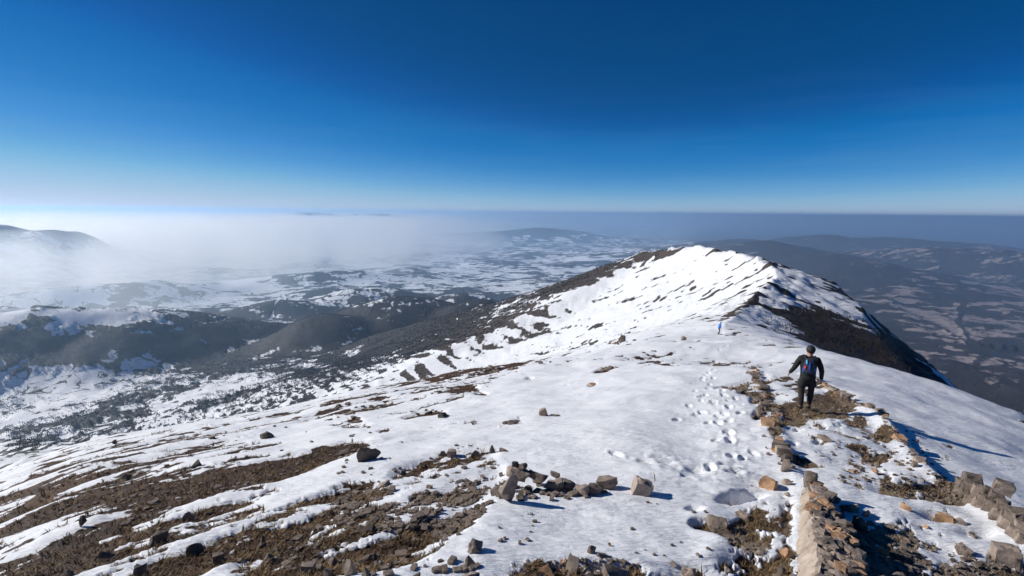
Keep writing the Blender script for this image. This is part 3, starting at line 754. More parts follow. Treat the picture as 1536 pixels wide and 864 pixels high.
def rock_mesh(name, sx, sy, sz, seed, n=14, cuts=2, box=0.0, sharp=.55):
    """an angular boulder: hull of scattered points, subdivided and roughened"""
    rd = random.Random(seed)
    bm = bmesh.new()
    if box:
        for a in (-1, 1):
            for b in (-1, 1):
                for c in (-1, 1):
                    bm.verts.new((a * (1 - rd.random() * box), b * (1 - rd.random() * box), c * (1 - rd.random() * box)))
        for _ in range(n // 2):
            v = Vector([rd.uniform(-1, 1) for _ in range(3)]); k = rd.randrange(3); v[k] = math.copysign(1.0, v[k])
            bm.verts.new(v)
    else:
        for _ in range(n):
            v = Vector([rd.gauss(0, 1) for _ in range(3)]).normalized()
            v *= rd.uniform(.8, 1.1)
            bm.verts.new(v)
    bmesh.ops.convex_hull(bm, input=bm.verts)
    bmesh.ops.delete(bm, geom=[v for v in bm.verts if not v.link_faces], context='VERTS')
    if cuts:
        bmesh.ops.subdivide_edges(bm, edges=bm.edges, cuts=cuts, use_grid_fill=True)
        bmesh.ops.triangulate(bm, faces=bm.faces)
        bmesh.ops.smooth_vert(bm, verts=bm.verts, factor=.10, use_axis_x=True, use_axis_y=True, use_axis_z=True)
        from mathutils import noise as mn
        off = Vector((seed * 3.1, seed * 1.7, 0))
        for v in bm.verts:
            v.co += v.co.normalized() * (mn.noise(v.co * 1.3 + off) * .24 + mn.noise(v.co * 4 + off) * .10)
    for v in bm.verts:
        v.co = Vector((v.co.x * sx, v.co.y * sy, v.co.z * sz))
    me = bpy.data.meshes.new(name); bm.to_mesh(me); bm.free()
    return me

ROCK_GRP = None
def px_m(p):
    """metres per photograph pixel at a place"""
    V = CM.T @ np.array(p)
    return -V[2] / 725.0

_rs = [100]
def rock(x0, y0, x1, y1, label, m=M_STONE, sink=.25, deep=.85, box=0.0, tilt=0.0, name="rock", cat="rock", n=10, group=None):
    _rs[0] += 1
    cx = (x0 + x1) / 2
    g = hit(cx, min(y1 - (y1 - y0) * .25, 885))
    k = px_m(g)
    w = (x1 - x0) * k * .45
    h = max((y1 - y0) * k * .60, w * .35)
    big = (x1 - x0) > 18
    me = rock_mesh(name, w, w * deep, h * (1 + sink), _rs[0], n, 3 if big and (x1 - x0) > 30 else 2 if big else 1, box)
    o = link(name, me, m, None)
    o.location = (g.x, g.y, g.z + h * (1 - sink) * .28)
    o.rotation_euler = (random.uniform(-.15, .15), tilt, -math.atan2(g.x, g.y) + random.uniform(-.35, .35))
    if big:
        for p in me.polygons: p.use_smooth = True
        try:
            me.set_sharp_from_angle(angle=R(17))
        except Exception:
            pass
    tag(o, label, cat, group)
    return o

# ------------------------------------------------------------------ loose rocks
G_, S_, T_ = M_GREY, M_STONE, M_TAN
for (a, b, c, d, lab, m_, kw) in [
    (528, 670, 573, 697, "large rounded dark boulder half buried in snow above the brown slope", G_, dict(sink=.35, deep=.7)),
    (506, 675, 530, 686, "flat dark rock touching the upper left of the large rounded boulder", G_, {}),
    (386, 647, 415, 661, "lone dark low rock in the snow at the upper edge of the brown slope", G_, {}),
    (281, 690, 306, 704, "black rock at the lower left tip of the long clean snow patch, brown grass below", G_, {}),
    (183, 711, 202, 723, "small black rock in brown grass left of the black rock under the long snow patch", G_, {}),
    (267, 765, 303, 789, "tilted pale flat slab rock lying in brown grass on the lower left slope", S_, dict(deep=.5, tilt=-.35)),
    (220, 799, 263, 822, "wide dark rock throwing a shadow on a snow strip near the bottom left", G_, {}),
    (275, 816, 312, 841, "dark snow-capped rock right of the wide dark rock near the bottom left", G_, {}),
    (146, 824, 184, 844, "long low dark rock at the left end of a snow strip, lower left", G_, {}),
    (118, 776, 133, 796, "narrow upright dark rock standing between two snow streaks on the left", G_, dict(deep=.6)),
    (168, 662, 178, 669, "tiny dark rock on the skyline of the brown slope at far left", G_, {}),
    (195, 847, 228, 868, "grey rock cut by the bottom edge, third of the frame left of centre", G_, {}),
    (88, 855, 113, 870, "dark rock at the bottom edge nearest the left corner", G_, {}),
    (320, 833, 338, 853, "blocky dark rock between grass and snow by the bottom, right of the snow-capped rock", G_, dict(box=.3)),
    (95, 745, 112, 755, "small grass-ringed dark rock on the left part of the brown slope", G_, {}),
    (629, 695, 648, 704, "black flat rock on the grassy lip that runs below the rounded boulder", G_, dict(deep=.5)),
    (656, 678, 672, 690, "dark rounded rock left of the pale square rock on the grassy lip", G_, {}),
    (671, 676, 686, 688, "pale square rock at the top end of the grassy lip", S_, dict(box=.3)),
    (706, 676, 721, 691, "pointed dark stone sticking out of snow beside the grassy lip", G_, dict(deep=.5)),
    (732, 669, 747, 684, "black upright stone left of the pale pointed slab above the curved wall", G_, {}),
    (745, 667, 771, 681, "pale pointed slab lying on snow above the curved stone wall", S_, dict(deep=.6)),
    (564, 717, 590, 733, "pale brown rock at the lower end of the grassy lip, scree below it", S_, {}),
    (595, 702, 610, 716, "brown stone on the grass lip between snow and scree", S_, {}),
    (535, 771, 552, 787, "pale upright stone with a blue shadow in the scree left of centre", S_, dict(deep=.6)),
    (605, 788, 623, 801, "pink-grey rock at the end of a snow strip in the lower scree", S_, {}),
    (651, 803, 663, 816, "small black stone on the brown patch left of the bottom snow field", G_, {}),
    (483, 766, 504, 777, "flat pale rock in grass under a snow strip, left of the scree", S_, dict(deep=.5)),
    (385, 807, 408, 830, "black snow-edged rock at the left end of the long bottom snow strip", G_, {}),
    (388, 829, 415, 848, "grassy grey rock under the black snow-edged rock near the bottom", G_, {}),
    (450, 846, 473, 864, "squarish grey rock at the bottom edge, left of the pointed one", S_, dict(box=.3)),
    (488, 836, 513, 853, "brownish flat-topped rock left of the pointed rock at the bottom", S_, {}),
    (513, 834, 539, 872, "tall pointed pale rock with a dark side at the bottom edge", S_, dict(deep=.7)),
    (536, 832, 573, 853, "dark jagged rock behind the pair at the bottom edge", G_, {}),
    (540, 848, 560, 872, "dark upright rock right of the tall pointed pale rock", G_, {}),
    (558, 843, 575, 857, "small dark stone with snow on it right of the jagged dark rock", G_, {}),
    (474, 855, 501, 872, "pale low rock cut by the bottom edge left of the pointed rock", S_, {}),
    (605, 855, 634, 872, "grey rock at the bottom edge below the grass tussock", S_, {}),
    (697, 810, 729, 833, "roundish brown rock on the left rim of the bottom snow field", S_, {}),
    (696, 833, 713, 852, "small brown stone between the two larger rocks on the snow field rim", S_, {}),
    (686, 850, 722, 876, "wide flat grey rock at the bottom edge on the snow field rim", S_, dict(deep=.6)),
    (781, 855, 793, 870, "small sharp brown stone poking from the bottom snow", S_, {}),
    (802, 848, 834, 872, "lumpy brown rock crusted with gravel at the bottom edge", T_, {}),
    (836, 836, 853, 846, "small tan stone above the leaning slab at the bottom", T_, {}),
    (841, 833, 873, 872, "leaning tan slab rock with one dark face at the bottom edge", S_, dict(deep=.5, tilt=.2)),
    (868, 848, 897, 872, "brown rock between the leaning slab and the big grey boulder", S_, {}),
    (893, 841, 948, 880, "big grey boulder cut by the bottom edge at centre right", S_, dict(sink=.3)),
    (877, 816, 897, 833, "brown angular stone on clean snow above the bottom boulders", S_, {}),
    (894, 823, 919, 839, "oval brown stone lying right of the angular one on clean snow", S_, dict(deep=.6)),
    (910, 814, 917, 821, "pebble-sized tan stone just above the oval brown stone", T_, {}),
    (1019, 848, 1046, 874, "pale triangular rock at the bottom edge, right of the boulders", S_, {}),
    (944, 723, 976, 747, "tilted square brown block alone on snow right of the curved wall", S_, dict(box=.25, tilt=.35)),
    (804, 611, 825, 628, "pale rounded rock on a snow hump in the middle of the snow field", S_, {}),
    (823, 618, 841, 627, "dark low stone right of the pale rock on the snow hump", G_, {}),
    (759, 629, 782, 640, "row-end brown stone left of the pale rock on the snow hump", S_, dict(deep=.5)),
    (654, 618, 677, 630, "dark jagged stone on the left part of the snow field below its upper edge", G_, {}),
    (636, 615, 655, 624, "flat dark stone left of the jagged one on the snow field", G_, dict(deep=.5)),
    (925, 503, 942, 516, "pale rock beside the last snow hump before the saddle", S_, {}),
    (1018, 504, 1031, 513, "small pale rock near the saddle left of the far hiker", S_, {}),
    (880, 573, 898, 581, "low tan stone alone in the snow at the middle", T_, {}),
    (1057, 770, 1096, 800, "large brown rounded boulder left of the mortared wall, gravel in front", S_, {}),
    (1100, 765, 1130, 782, "brown flat rock below the blue hollow in the snow", S_, {}),
    (1140, 721, 1166, 737, "tan square block with a shadow to its right, above the blue hollow", T_, dict(box=.3)),
    (1171, 718, 1190, 732, "brown stone between the tan block and the mortared wall", S_, {}),
    (1173, 741, 1186, 749, "small flat stone against the left foot of the mortared wall", S_, {}),
    (1157, 664, 1184, 675, "upper of two flat grey slabs stacked on the snow left of the path", S_, dict(deep=.6, box=.3)),
    (1162, 674, 1185, 687, "lower of two flat grey slabs left of the path", S_, dict(deep=.7, box=.3)),
    (1146, 670, 1156, 676, "tiny brown stone left of the two stacked slabs", S_, {}),
    (1168, 683, 1194, 695, "dark brown rock right under the two stacked slabs", G_, {}),
    (1169, 692, 1194, 712, "brown rock just beyond the tip of the mortared wall", S_, {}),
    (1222, 658, 1247, 667, "flat brown slab frozen into the trodden snow of the path", S_, dict(deep=.6)),
    (1270, 699, 1288, 710, "orange stone on the snow in the middle of the ruin", T_, {}),
    (1288, 704, 1300, 711, "small brown stone touching the orange one in the ruin", S_, {}),
    (1303, 701, 1325, 713, "long orange-brown stone right of the orange one in the ruin", T_, dict(deep=.5)),
    (1165, 822, 1191, 840, "tan stone at the left foot of the mortared wall near the bottom", T_, {}),
    (1003, 843, 1018, 852, "small flat brown stone in snow left of the gravel ridge", S_, {}),
    (1081, 852, 1097, 861, "small brown stone at the bottom edge below the gravel ridge", S_, {}),
    (1163, 850, 1185, 866, "dark stone at the bottom edge left of the mortared wall", G_, {}),
    (1232, 740, 1262, 760, "pale flat slab right of the mortared wall tip, first of three", S_, dict(deep=.7)),
    (1258, 750, 1290, 772, "pale flat slab in the middle of three beside the mortared wall", S_, dict(deep=.7)),
    (1271, 769, 1304, 800, "dark brown rock casting a long shadow right of the mortared wall", G_, {}),
    (1284, 762, 1304, 778, "brown slab between the dark rock and the brown earth strip", S_, {}),
    (1315, 819, 1336, 838, "upright tan stone at the edge of the gravel, bottom right", T_, dict(deep=.6)),
    (1403, 773, 1430, 787, "flat tan slab on a snow-free patch inside the ruin", T_, dict(deep=.6, box=.3)),
    (1428, 777, 1450, 789, "brown low stone right of the flat tan slab inside the ruin", S_, {}),
    (1429, 811, 1459, 834, "rounded grey stone with a shadow on the snow, lower right of the ruin", S_, {}),
    (1491, 823, 1526, 848, "big flat-topped grey block in the lower right corner snow", S_, dict(box=.22, deep=.8)),
    (1347, 755, 1368, 768, "small tan slab in thin snow above the brown earth of the ruin", T_, dict(deep=.5)),
    (1380, 786, 1394, 796, "pinkish small stone in the middle of the ruin's gravel", T_, {}),
]:
    rock(a, b, c, d, lab, m_, **kw)

# ------------------------------------------------------------------ ruined walls, stone by stone
def part_stone(parent, p, sx, sy, sz, rz, m_, seed, box=.3, name="stone", cuts=1, tilt=0.0):
    me = rock_mesh(name, sx, sy, sz, seed, 12, cuts, box)
    o = link(name, me, m_, parent)
    o.location = Vector(p) - parent.location
    o.rotation_euler = (random.uniform(-.1, .1), tilt + random.uniform(-.1, .1), rz)
    if cuts >= 2:
        for q in me.polygons: q.use_smooth = True
        me.set_sharp_from_angle(angle=R(28))
    return o

# the curved low wall across the snow
g0 = hit(790, 735)
arc = tag(empty("stone_wall", g0), "low curved broken wall of rough brown stones standing out of the middle snow", "wall", "ruined walls")
for q, (a, b, c, d, m_) in enumerate([(766, 690, 778, 703, G_), (775, 692, 790, 705, G_), (759, 701, 795, 723, S_), (749, 714, 777, 754, S_), (757, 722, 772, 738, S_), (789, 706, 803, 718, G_),
                                      (798, 713, 822, 730, S_), (817, 717, 846, 738, S_), (826, 711, 840, 722, S_), (842, 725, 862, 739, G_), (862, 727, 884, 744, S_), (881, 726, 903, 743, G_), (897, 716, 926, 735, S_), (884, 733, 898, 742, S_)]):
    base = hit((a + c) / 2, max(d, 738 - (q > 9) * 0) if q < 6 else d)
    k = px_m(base); w = (c - a) * k * .52; h = (d - b) * k * .54
    zc = base.z + ((max(d, 738) if q < 6 else d) - (b + d) / 2) * k * .93
    part_stone(arc, (base.x, base.y + .05, zc), w, w * .8, h, random.uniform(-.6, .2), m_, 400 + q, box=.85, cuts=2, tilt=.25 if q in (3, 2) else 0)

def run_line(P, step, jit=.03):
    out = []; acc = 0.0
    for a, b in zip(P[:-1], P[1:]):
        L = np.hypot(*(b - a)[:2]); u = (b - a)[:2] / L
        while acc < L:
            q = a[:2] + u * acc
            out.append((q[0] + random.uniform(-jit, jit), q[1] + random.uniform(-jit, jit), math.atan2(u[1], u[0])))
            acc += step * random.uniform(.8, 1.3)
        acc -= L
    return out

kr = run_line(KERB_R[3:], .21, .07)
base = Vector(KERB_R[5]); base.z = ground_z(base.x, base.y)
kerb = tag(empty("stone_kerb", base), "long right-hand edging of pale stones beside the path, sloping snow beyond it", "kerb", "stone edgings of the path")
for q, (X, Y, h) in enumerate(kr):
    s_ = random.choice([.05, .07, .09, .11, .14]) * random.uniform(.8, 1.2)
    part_stone(kerb, (X, Y, ground_z(X - .08, Y) + random.uniform(-.04, .02)), s_ * 1.1, s_ * .8, s_ * random.uniform(.5, .8), h + random.uniform(-.3, .3), random.choice([S_, S_, T_]), 600 + q, box=.4)
kl = run_line(KERB_L[1:], .30, .12)
base = Vector(KERB_L[3]); base.z = ground_z(base.x, base.y)
kerb2 = tag(empty("stone_kerb", base), "left-hand edging of small stones and dry grass along the path, left of the hiker", "kerb", "stone edgings of the path")
for q, (X, Y, h) in enumerate(kl):
    s_ = random.choice([.05, .06, .08, .10, .14]) * random.uniform(.8, 1.2)
    part_stone(kerb2, (X, Y, ground_z(X, Y) + random.uniform(-.03, .03)), s_ * 1.1, s_ * .9, s_ * random.uniform(.4, .8), h + random.uniform(-.5, .5), random.choice([S_, S_, T_, G_]), 700 + q, box=.4)
    if q % 2 == 0:
        X2, Y2 = X + random.uniform(-.25, .1), Y + random.uniform(-.2, .2); s_ *= .6
        part_stone(kerb2, (X2, Y2, ground_z(X2, Y2) + .01), s_, s_ * .8, s_ * .6, random.uniform(0, 3), S_, 760 + q, box=.4)

# wall of squared blocks on the right
B0 = hit(1440, 752)
bw = tag(empty("stone_wall", B0), "curving low wall of squared pale blocks at the right edge of the ruin", "wall", "ruined walls")
blk = [(1414, 734, 28, 16, G_), (1437, 740, 15, 22, S_), (1452, 735, 17, 20, S_), (1456, 749, 16, 20, S_), (1467, 737, 17, 22, S_), (1467, 754, 14, 16, S_), (1476, 748, 16, 20, S_), (1485, 758, 17, 22, S_),
       (1496, 772, 18, 22, S_), (1508, 784, 18, 22, S_), (1521, 796, 18, 22, S_), (1532, 790, 18, 22, S_), (1534, 810, 18, 24, S_), (1545, 822, 20, 24, S_), (1548, 802, 20, 22, S_),
       (1484, 737, 16, 14, G_), (1495, 744, 18, 16, G_), (1505, 731, 24, 22, S_), (1503, 757, 14, 14, G_), (1514, 768, 16, 14, G_), (1526, 776, 14, 12, G_), (1500, 735, 12, 10, G_), (1540, 784, 16, 12, G_)]
foot = [(1400, 738), (1428, 745), (1450, 755), (1468, 765), (1484, 775), (1500, 790), (1515, 805), (1535, 825), (1560, 845)]
for q, (cx, cy, w_, h_, m_) in enumerate(blk):
    fy = np.interp(cx, [f[0] for f in foot], [f[1] for f in foot])
    g = hit(cx, fy); k = px_m(g)
    back = .10 if cy > fy - 20 else .2
    if m_ is G_: back += .08
    v = ray(cx, cy); rr_ = math.hypot(g.x, g.y) + back; kk = rr_ / math.hypot(v[0], v[1])
    part_stone(bw, Vector(v) * kk, w_ * k * .45, w_ * k * .45, h_ * k * .42, -.75 + random.uniform(-.12, .12), m_, 800 + q, box=.13, cuts=2, tilt=random.uniform(.05, .3))
# rubble core behind the blocks
for q in range(16):
    cx = random.uniform(1440, 1545); fy = np.interp(cx, [f[0] for f in foot], [f[1] for f in foot])
    g = hit(cx, fy); u = Vector((g.x, g.y, 0)).normalized()
    P = Vector((g.x, g.y, 0)) + u * random.uniform(.25, .5)
    s_ = random.uniform(.06, .12)
    part_stone(bw, (P.x, P.y, g.z + random.uniform(.02, .2)), s_, s_, s_ * .8, random.uniform(0, 3), G_, 850 + q, box=.4)

# mortared wall running away from the viewpoint
def mortared_wall():
    # crest and foot of the near-left face, as photograph points with distances
    n = 40
    W0 = hit(1192, 735); W1 = hit(1192, 872)
    a = Vector((W0.x + .10, W0.y, 0)); b = Vector((W1.x, W1.y - .25, 0))
    root = tag(empty("mortared_wall", (W0.x, W0.y, W0.z)), "thick broken mortared wall end with pale smooth left face and dark rubble top", "wall", "ruined walls")
    d = (b - a); L = d.length; u = d / L; nrm = Vector((-u.y, u.x, 0))
    if nrm.x < 0: nrm = -nrm                     # to the right
    from mathutils import noise as mn
    bm = bmesh.new(); rows = []
    NX, NY = 110, 30
    for i_ in range(NX + 1):
        f = i_ / NX; row = []
        c = a + u * (f * L)
        wd = .08 + .20 * min(1, f * 2.2)                # wall widens towards us
        hg = (.16 + .07 * f) * (min(1, f / .05) ** .5 if f < .05 else 1)
        for j_ in range(NY + 1):
            g = j_ / NY
            # profile: up the left face, across the ragged top, down the right
            if g < .4:
                t_ = g / .4; off = -.13 * min(1, .35 + f) + .16 * t_; hh = t_ ** .9
            elif g < .75:
                t_ = (g - .4) / .35; off = .03 + wd * t_; hh = 1 - .15 * t_
            else:
                t_ = (g - .75) / .25; off = .03 + wd + .08 * t_; hh = .85 * (1 - t_)
            p = c + nrm * off
            gz = ground_z(a.x + u.x * f * L, a.y + u.y * f * L) - .06
            q = Vector((p.x, p.y, gz + hh * (hg + .06)))
            s1_ = mn.noise(q * 6); s2_ = mn.noise(q * 17) + .6 * mn.noise(q * 41)
            rough = .026 if g < .36 else .036
            q += nrm * (s1_ * rough + s2_ * rough * .5)
            q.z += (s1_ * .6 + s2_ * .6) * rough * (1.4 if g >= .36 else .2)
            row.append(bm.verts.new(q - root.location))
        rows.append(row)
    face_l, face_t = [], []
    for i_ in range(NX):
        for j_ in range(NY):
            f_ = bm.faces.new((rows[i_][j_], rows[i_ + 1][j_], rows[i_ + 1][j_ + 1], rows[i_][j_ + 1]))
            f_.smooth = j_ / NY < .36
            f_.material_index = 0 if j_ / NY < .38 else 1
    for row in (rows[0], rows[-1]):
        bm.faces.new(row).material_index = 1
    bmesh.ops.recalc_face_normals(bm, faces=bm.faces)
    me = bpy.data.meshes.new("wall_core"); bm.to_mesh(me); bm.free()
    me.materials.append(M_MORTAR); me.materials.append(M_STONE)
    link("wall_core", me, None, root)
    # upright dark stone at the far tip
    t0 = a + u * .06 + nrm * .07
    part_stone(root, (t0.x, t0.y, ground_z(t0.x, t0.y) + .15), .055, .08, .12, math.atan2(u.y, u.x), G_, 905, box=.45, name="end_stone", cuts=2)
    for q in range(100):
        f = random.uniform(.05, .98); wd = .08 + .20 * min(1, f * 2.2)
        P = a + u * f * L + nrm * random.uniform(.05, wd + .1)
        s_ = random.choice([.02, .03, .035, .045, .06])
        part_stone(root, (P.x, P.y, ground_z(a.x + u.x * f * L, a.y + u.y * f * L) + .15 + .06 * f + random.uniform(-.01, .02)), s_ * 1.3, s_, s_ * .7, random.uniform(0, 3), random.choice([G_, S_, S_, T_]), 910 + q, box=.4)
    P = a + u * L * .62 + nrm * .33
    part_stone(root, (P.x, P.y, ground_z(P.x, P.y) + .21), .085, .035, .028, math.atan2(u.y, u.x) + .9, M_TAN, 990, box=.15, name="brick", cuts=2)
mortared_wall()

# ------------------------------------------------------------------ gravel, grass, twig
def scatter_points(boxes, count, test):
    out = []; tries = 0
    while len(out) < count and tries < count * 6:
        tries += 1
        x0, y0, x1, y1 = random.choices(boxes, weights=[(b[2] - b[0]) * (b[3] - b[1]) for b in boxes])[0]
        p_, q_ = random.uniform(x0, x1), random.uniform(y0, y1)
        if test(p_, q_):
            out.append(hit(p_, q_))
    return out
IR = snowf
def snow_at(P):
    r_ = math.hypot(P.x, P.y); k = int((math.atan2(P.x, P.y) - A0) / (fine_az[1] - fine_az[0])); j_ = int(np.searchsorted(rad, r_))
    return IR[min(j_, len(rad) - 1), min(max(k, 0), len(fine_az) - 1)]

def inst(name, protos, places, m_):
    """join many small copies into one mesh"""
    V, Fc, off = [], [], 0
    pr = []
    for pm in protos:
        v = np.array([tuple(q.co) for q in pm.vertices]); f = [tuple(q.vertices) for q in pm.polygons]
        pr.append((v, f))
    for (P, s_, rz, pz) in places:
        v, f = pr[random.randrange(len(pr))]
        c, sn = math.cos(rz), math.sin(rz)
        M = np.array([[c, -sn, 0], [sn, c, 0], [0, 0, pz]]) * s_
        V.append(v @ M.T + np.array(P)); Fc += [tuple(q + off for q in ff_) for ff_ in f]; off += len(v)
    me = bpy.data.meshes.new(name); me.from_pydata(np.concatenate(V).tolist(), [], Fc); me.update()
    return link(name, me, m_)

pebs = [rock_mesh("pebble_shape", 1, random.uniform(.6, .9), random.uniform(.4, .7), 50 + q, 9, 0, .35) for q in range(8)]
pts = []
for (cx, cy, rx, ry, cnt, smx, s0, s1_) in [(1290, 848, 90, 26, 1500, 9, .010, .028), (1380, 790, 150, 70, 1100, .5, .008, .03), (690, 765, 70, 50, 1500, .55, .010, .035), (570, 770, 70, 34, 600, .55, .01, .04),
                                            (1085, 808, 44, 9, 700, .6, .008, .026), (1135, 826, 22, 9, 240, .6, .008, .02), (1250, 800, 25, 40, 200, .6, .008, .02), (1250, 620, 60, 40, 260, .5, .01, .03),
                                            (500, 800, 300, 60, 500, .45, .01, .03), (300, 740, 250, 60, 300, .4, .01, .05), (870, 855, 90, 14, 160, 9, .008, .02), (1425, 850, 90, 20, 500, .6, .008, .025),
                                            (815, 541, 26, 5, 60, .8, .05, .20), (760, 556, 40, 4, 60, .8, .04, .16), (700, 566, 40, 5, 50, .7, .04, .15), (520, 610, 40, 4, 60, .7, .03, .12), (620, 700, 150, 40, 40, 9, .015, .05), (420, 660, 160, 40, 26, 9, .03, .06), (760, 780, 90, 60, 14, 9, .01, .03), (1000, 800, 120, 50, 14, 9, .01, .025), (560, 850, 160, 16, 50, 9, .015, .05), (1330, 690, 90, 50, 120, 9, .012, .04), (820, 740, 90, 12, 60, 9, .02, .06), (545, 632, 24, 7, 30, .7, .03, .09), (930, 513, 24, 5, 40, 1.2, .08, .3), (905, 556, 16, 4, 24, .8, .03, .10), (660, 620, 30, 5, 24, .8, .03, .08), (770, 634, 26, 4, 22, .8, .02, .07), (1110, 585, 34, 12, 90, .6, .02, .07), (1138, 620, 12, 26, 70, .8, .02, .07)]:
    for _ in range(cnt):
        a_ = random.random() ** .5; b_ = random.random() * 2 * math.pi
        p_, q_ = cx + rx * a_ * math.cos(b_), cy + ry * a_ * math.sin(b_)
        if not (-20 < p_ < 1556 and q_ < 885): continue
        P = hit(p_, q_)
        if snow_at(P) < smx:
            s_ = random.uniform(s0, s1_) * (1 + .8 * (random.random() < .06))
            pts.append((P + Vector((0, 0, s_ * .25)), s_, random.uniform(0, 6.3), 1.0))
o = inst("gravel", pebs, pts, M_STONE); o['kind'] = 'stuff'; tag(o, "loose angular gravel and scree lying between snow, grass and the ruin", "gravel")

# dry grass: bent blades in tussocks
def tuft_mesh(seed, nb=7):
    rd = random.Random(seed); V, Fc = [], []
    for _ in range(nb):
        a_ = rd.uniform(0, 6.28); l = rd.uniform(.6, 1.15); lean = rd.uniform(.3, 1.0); w_ = .05
        dx, dy = math.cos(a_), math.sin(a_); bx, by = rd.uniform(-.25, .25), rd.uniform(-.25, .25)
        k = len(V)
        V += [(bx - dy * w_, by + dx * w_, 0), (bx + dy * w_, by - dx * w_, 0), (bx + dx * lean * .45 * l - dy * w_ * .7, by + dy * lean * .45 * l + dx * w_ * .7, .55 * l), (bx + dx * lean * .45 * l + dy * w_ * .7, by + dy * lean * .45 * l - dx * w_ * .7, .55 * l), (bx + dx * lean * l, by + dy * lean * l, .75 * l)]
        Fc += [(k, k + 1, k + 3, k + 2), (k + 2, k + 3, k + 4)]
    me = bpy.data.meshes.new("tuft_shape"); me.from_pydata(V, [], Fc); return me
m, t, p = mat("dry_grass")
geo = nd(t, 'ShaderNodeNewGeometry'); n1 = nd(t, 'ShaderNodeTexNoise'); n1.inputs['Scale'].default_value = 1.7; n1.inputs['Detail'].default_value = 6; t.links.new(geo.outputs['Position'], n1.inputs['Vector'])
cr = nd(t, 'ShaderNodeValToRGB'); cr.color_ramp.elements[0].position = .35; cr.color_ramp.elements[0].color = (.085, .046, .020, 1); cr.color_ramp.elements[1].position = .68; cr.color_ramp.elements[1].color = (.33, .22, .10, 1)
t.links.new(n1.outputs['Fac'], cr.inputs[0]); t.links.new(cr.outputs[0], p.inputs['Base Color']); p.inputs['Roughness'].default_value = .8
M_GRASS = m
tufts = [tuft_mesh(q) for q in range(8)]
pts = []
nw = nearw[:, :len(fine_az)]
jj_, kk_ = np.nonzero((IR[:, :len(fine_az)] < .50) & (rad[:, None] > 2.2) & (rad[:, None] < 60) & (np.abs(fine_az)[None, :] < R(54)))
sel = rng.permutation(len(jj_))[:19000]
for j_, k_ in zip(jj_[sel], kk_[sel]):
    P = Vector((x[j_, k_], y[j_, k_], z[j_, k_] - .004)); r_ = rad[j_]
    inr = 1400 < 0
    vv_ = CM.T @ np.array(P); pxx = 768 - 725 * vv_[0] / vv_[2]; pyy = 432 + 725 * vv_[1] / vv_[2]
    if (pxx > 1180 and pyy > 745) and random.random() < .85: continue
    if ((pxx - 700) / 60) ** 2 + ((pyy - 770) / 50) ** 2 < 1 and random.random() < .6: continue
    s_ = random.uniform(.028, .075) * min(2.2, (r_ / 6) ** .5 + .3) * (1.5 if random.random() < .05 else 1)
    pts.append((P, s_, random.uniform(0, 6.3), random.uniform(.5, 1.0)))
o = inst("dry_grass", tufts, pts, M_GRASS); o['kind'] = 'stuff'; tag(o, "short rusty brown winter grass showing between the snow patches", "grass")

# twig standing in the snow
def tube(bm, pts_, rads, sides=6):
    rings = []
    for q, (p_, r_) in enumerate(zip(pts_, rads)):
        p_ = Vector(p_)
        d_ = (Vector(pts_[min(q + 1, len(pts_) - 1)]) - Vector(pts_[max(q - 1, 0)])).normalized()
        a_ = d_.orthogonal().normalized(); b_ = d_.cross(a_)
        rings.append([bm.verts.new(p_ + (a_ * math.cos(2 * math.pi * k / sides) + b_ * math.sin(2 * math.pi * k / sides)) * r_) for k in range(sides)])
    for r0, r1 in zip(rings[:-1], rings[1:]):
        for k in range(sides):
            bm.faces.new((r0[k], r0[(k + 1) % sides], r1[(k + 1) % sides], r1[k]))
    bm.faces.new(rings[0][::-1]); bm.faces.new(rings[-1])
m, t, p = mat("dead_wood"); p.inputs['Base Color'].default_value = (.16, .10, .06, 1); p.inputs['Roughness'].default_value = .9
nn_ = nd(t, 'ShaderNodeTexNoise'); nn_.inputs['Scale'].default_value = 30; cr = nd(t, 'ShaderNodeValToRGB'); cr.color_ramp.elements[0].color = (.09, .055, .03, 1); cr.color_ramp.elements[1].color = (.24, .16, .10, 1)
t.links.new(nn_.outputs['Fac'], cr.inputs[0]); t.links.new(cr.outputs[0], p.inputs['Base Color'])
M_WOOD = m
g = hit(983, 722); bm = bmesh.new()
tube(bm, [(0, 0, -.05), (-.008, .0, .03), (-.014, .003, .07), (-.028, .004, .115)], [.006, .006, .005, .003])
tube(bm, [(-.012, 0, .06), (-.004, .0, .09)], [.004, .002])
me = bpy.data.meshes.new("twig"); bm.to_mesh(me); bm.free()
tag(link("twig", me, M_WOOD, None, g), "thin brown twig stuck upright in the snow right of the tilted block", "twig")

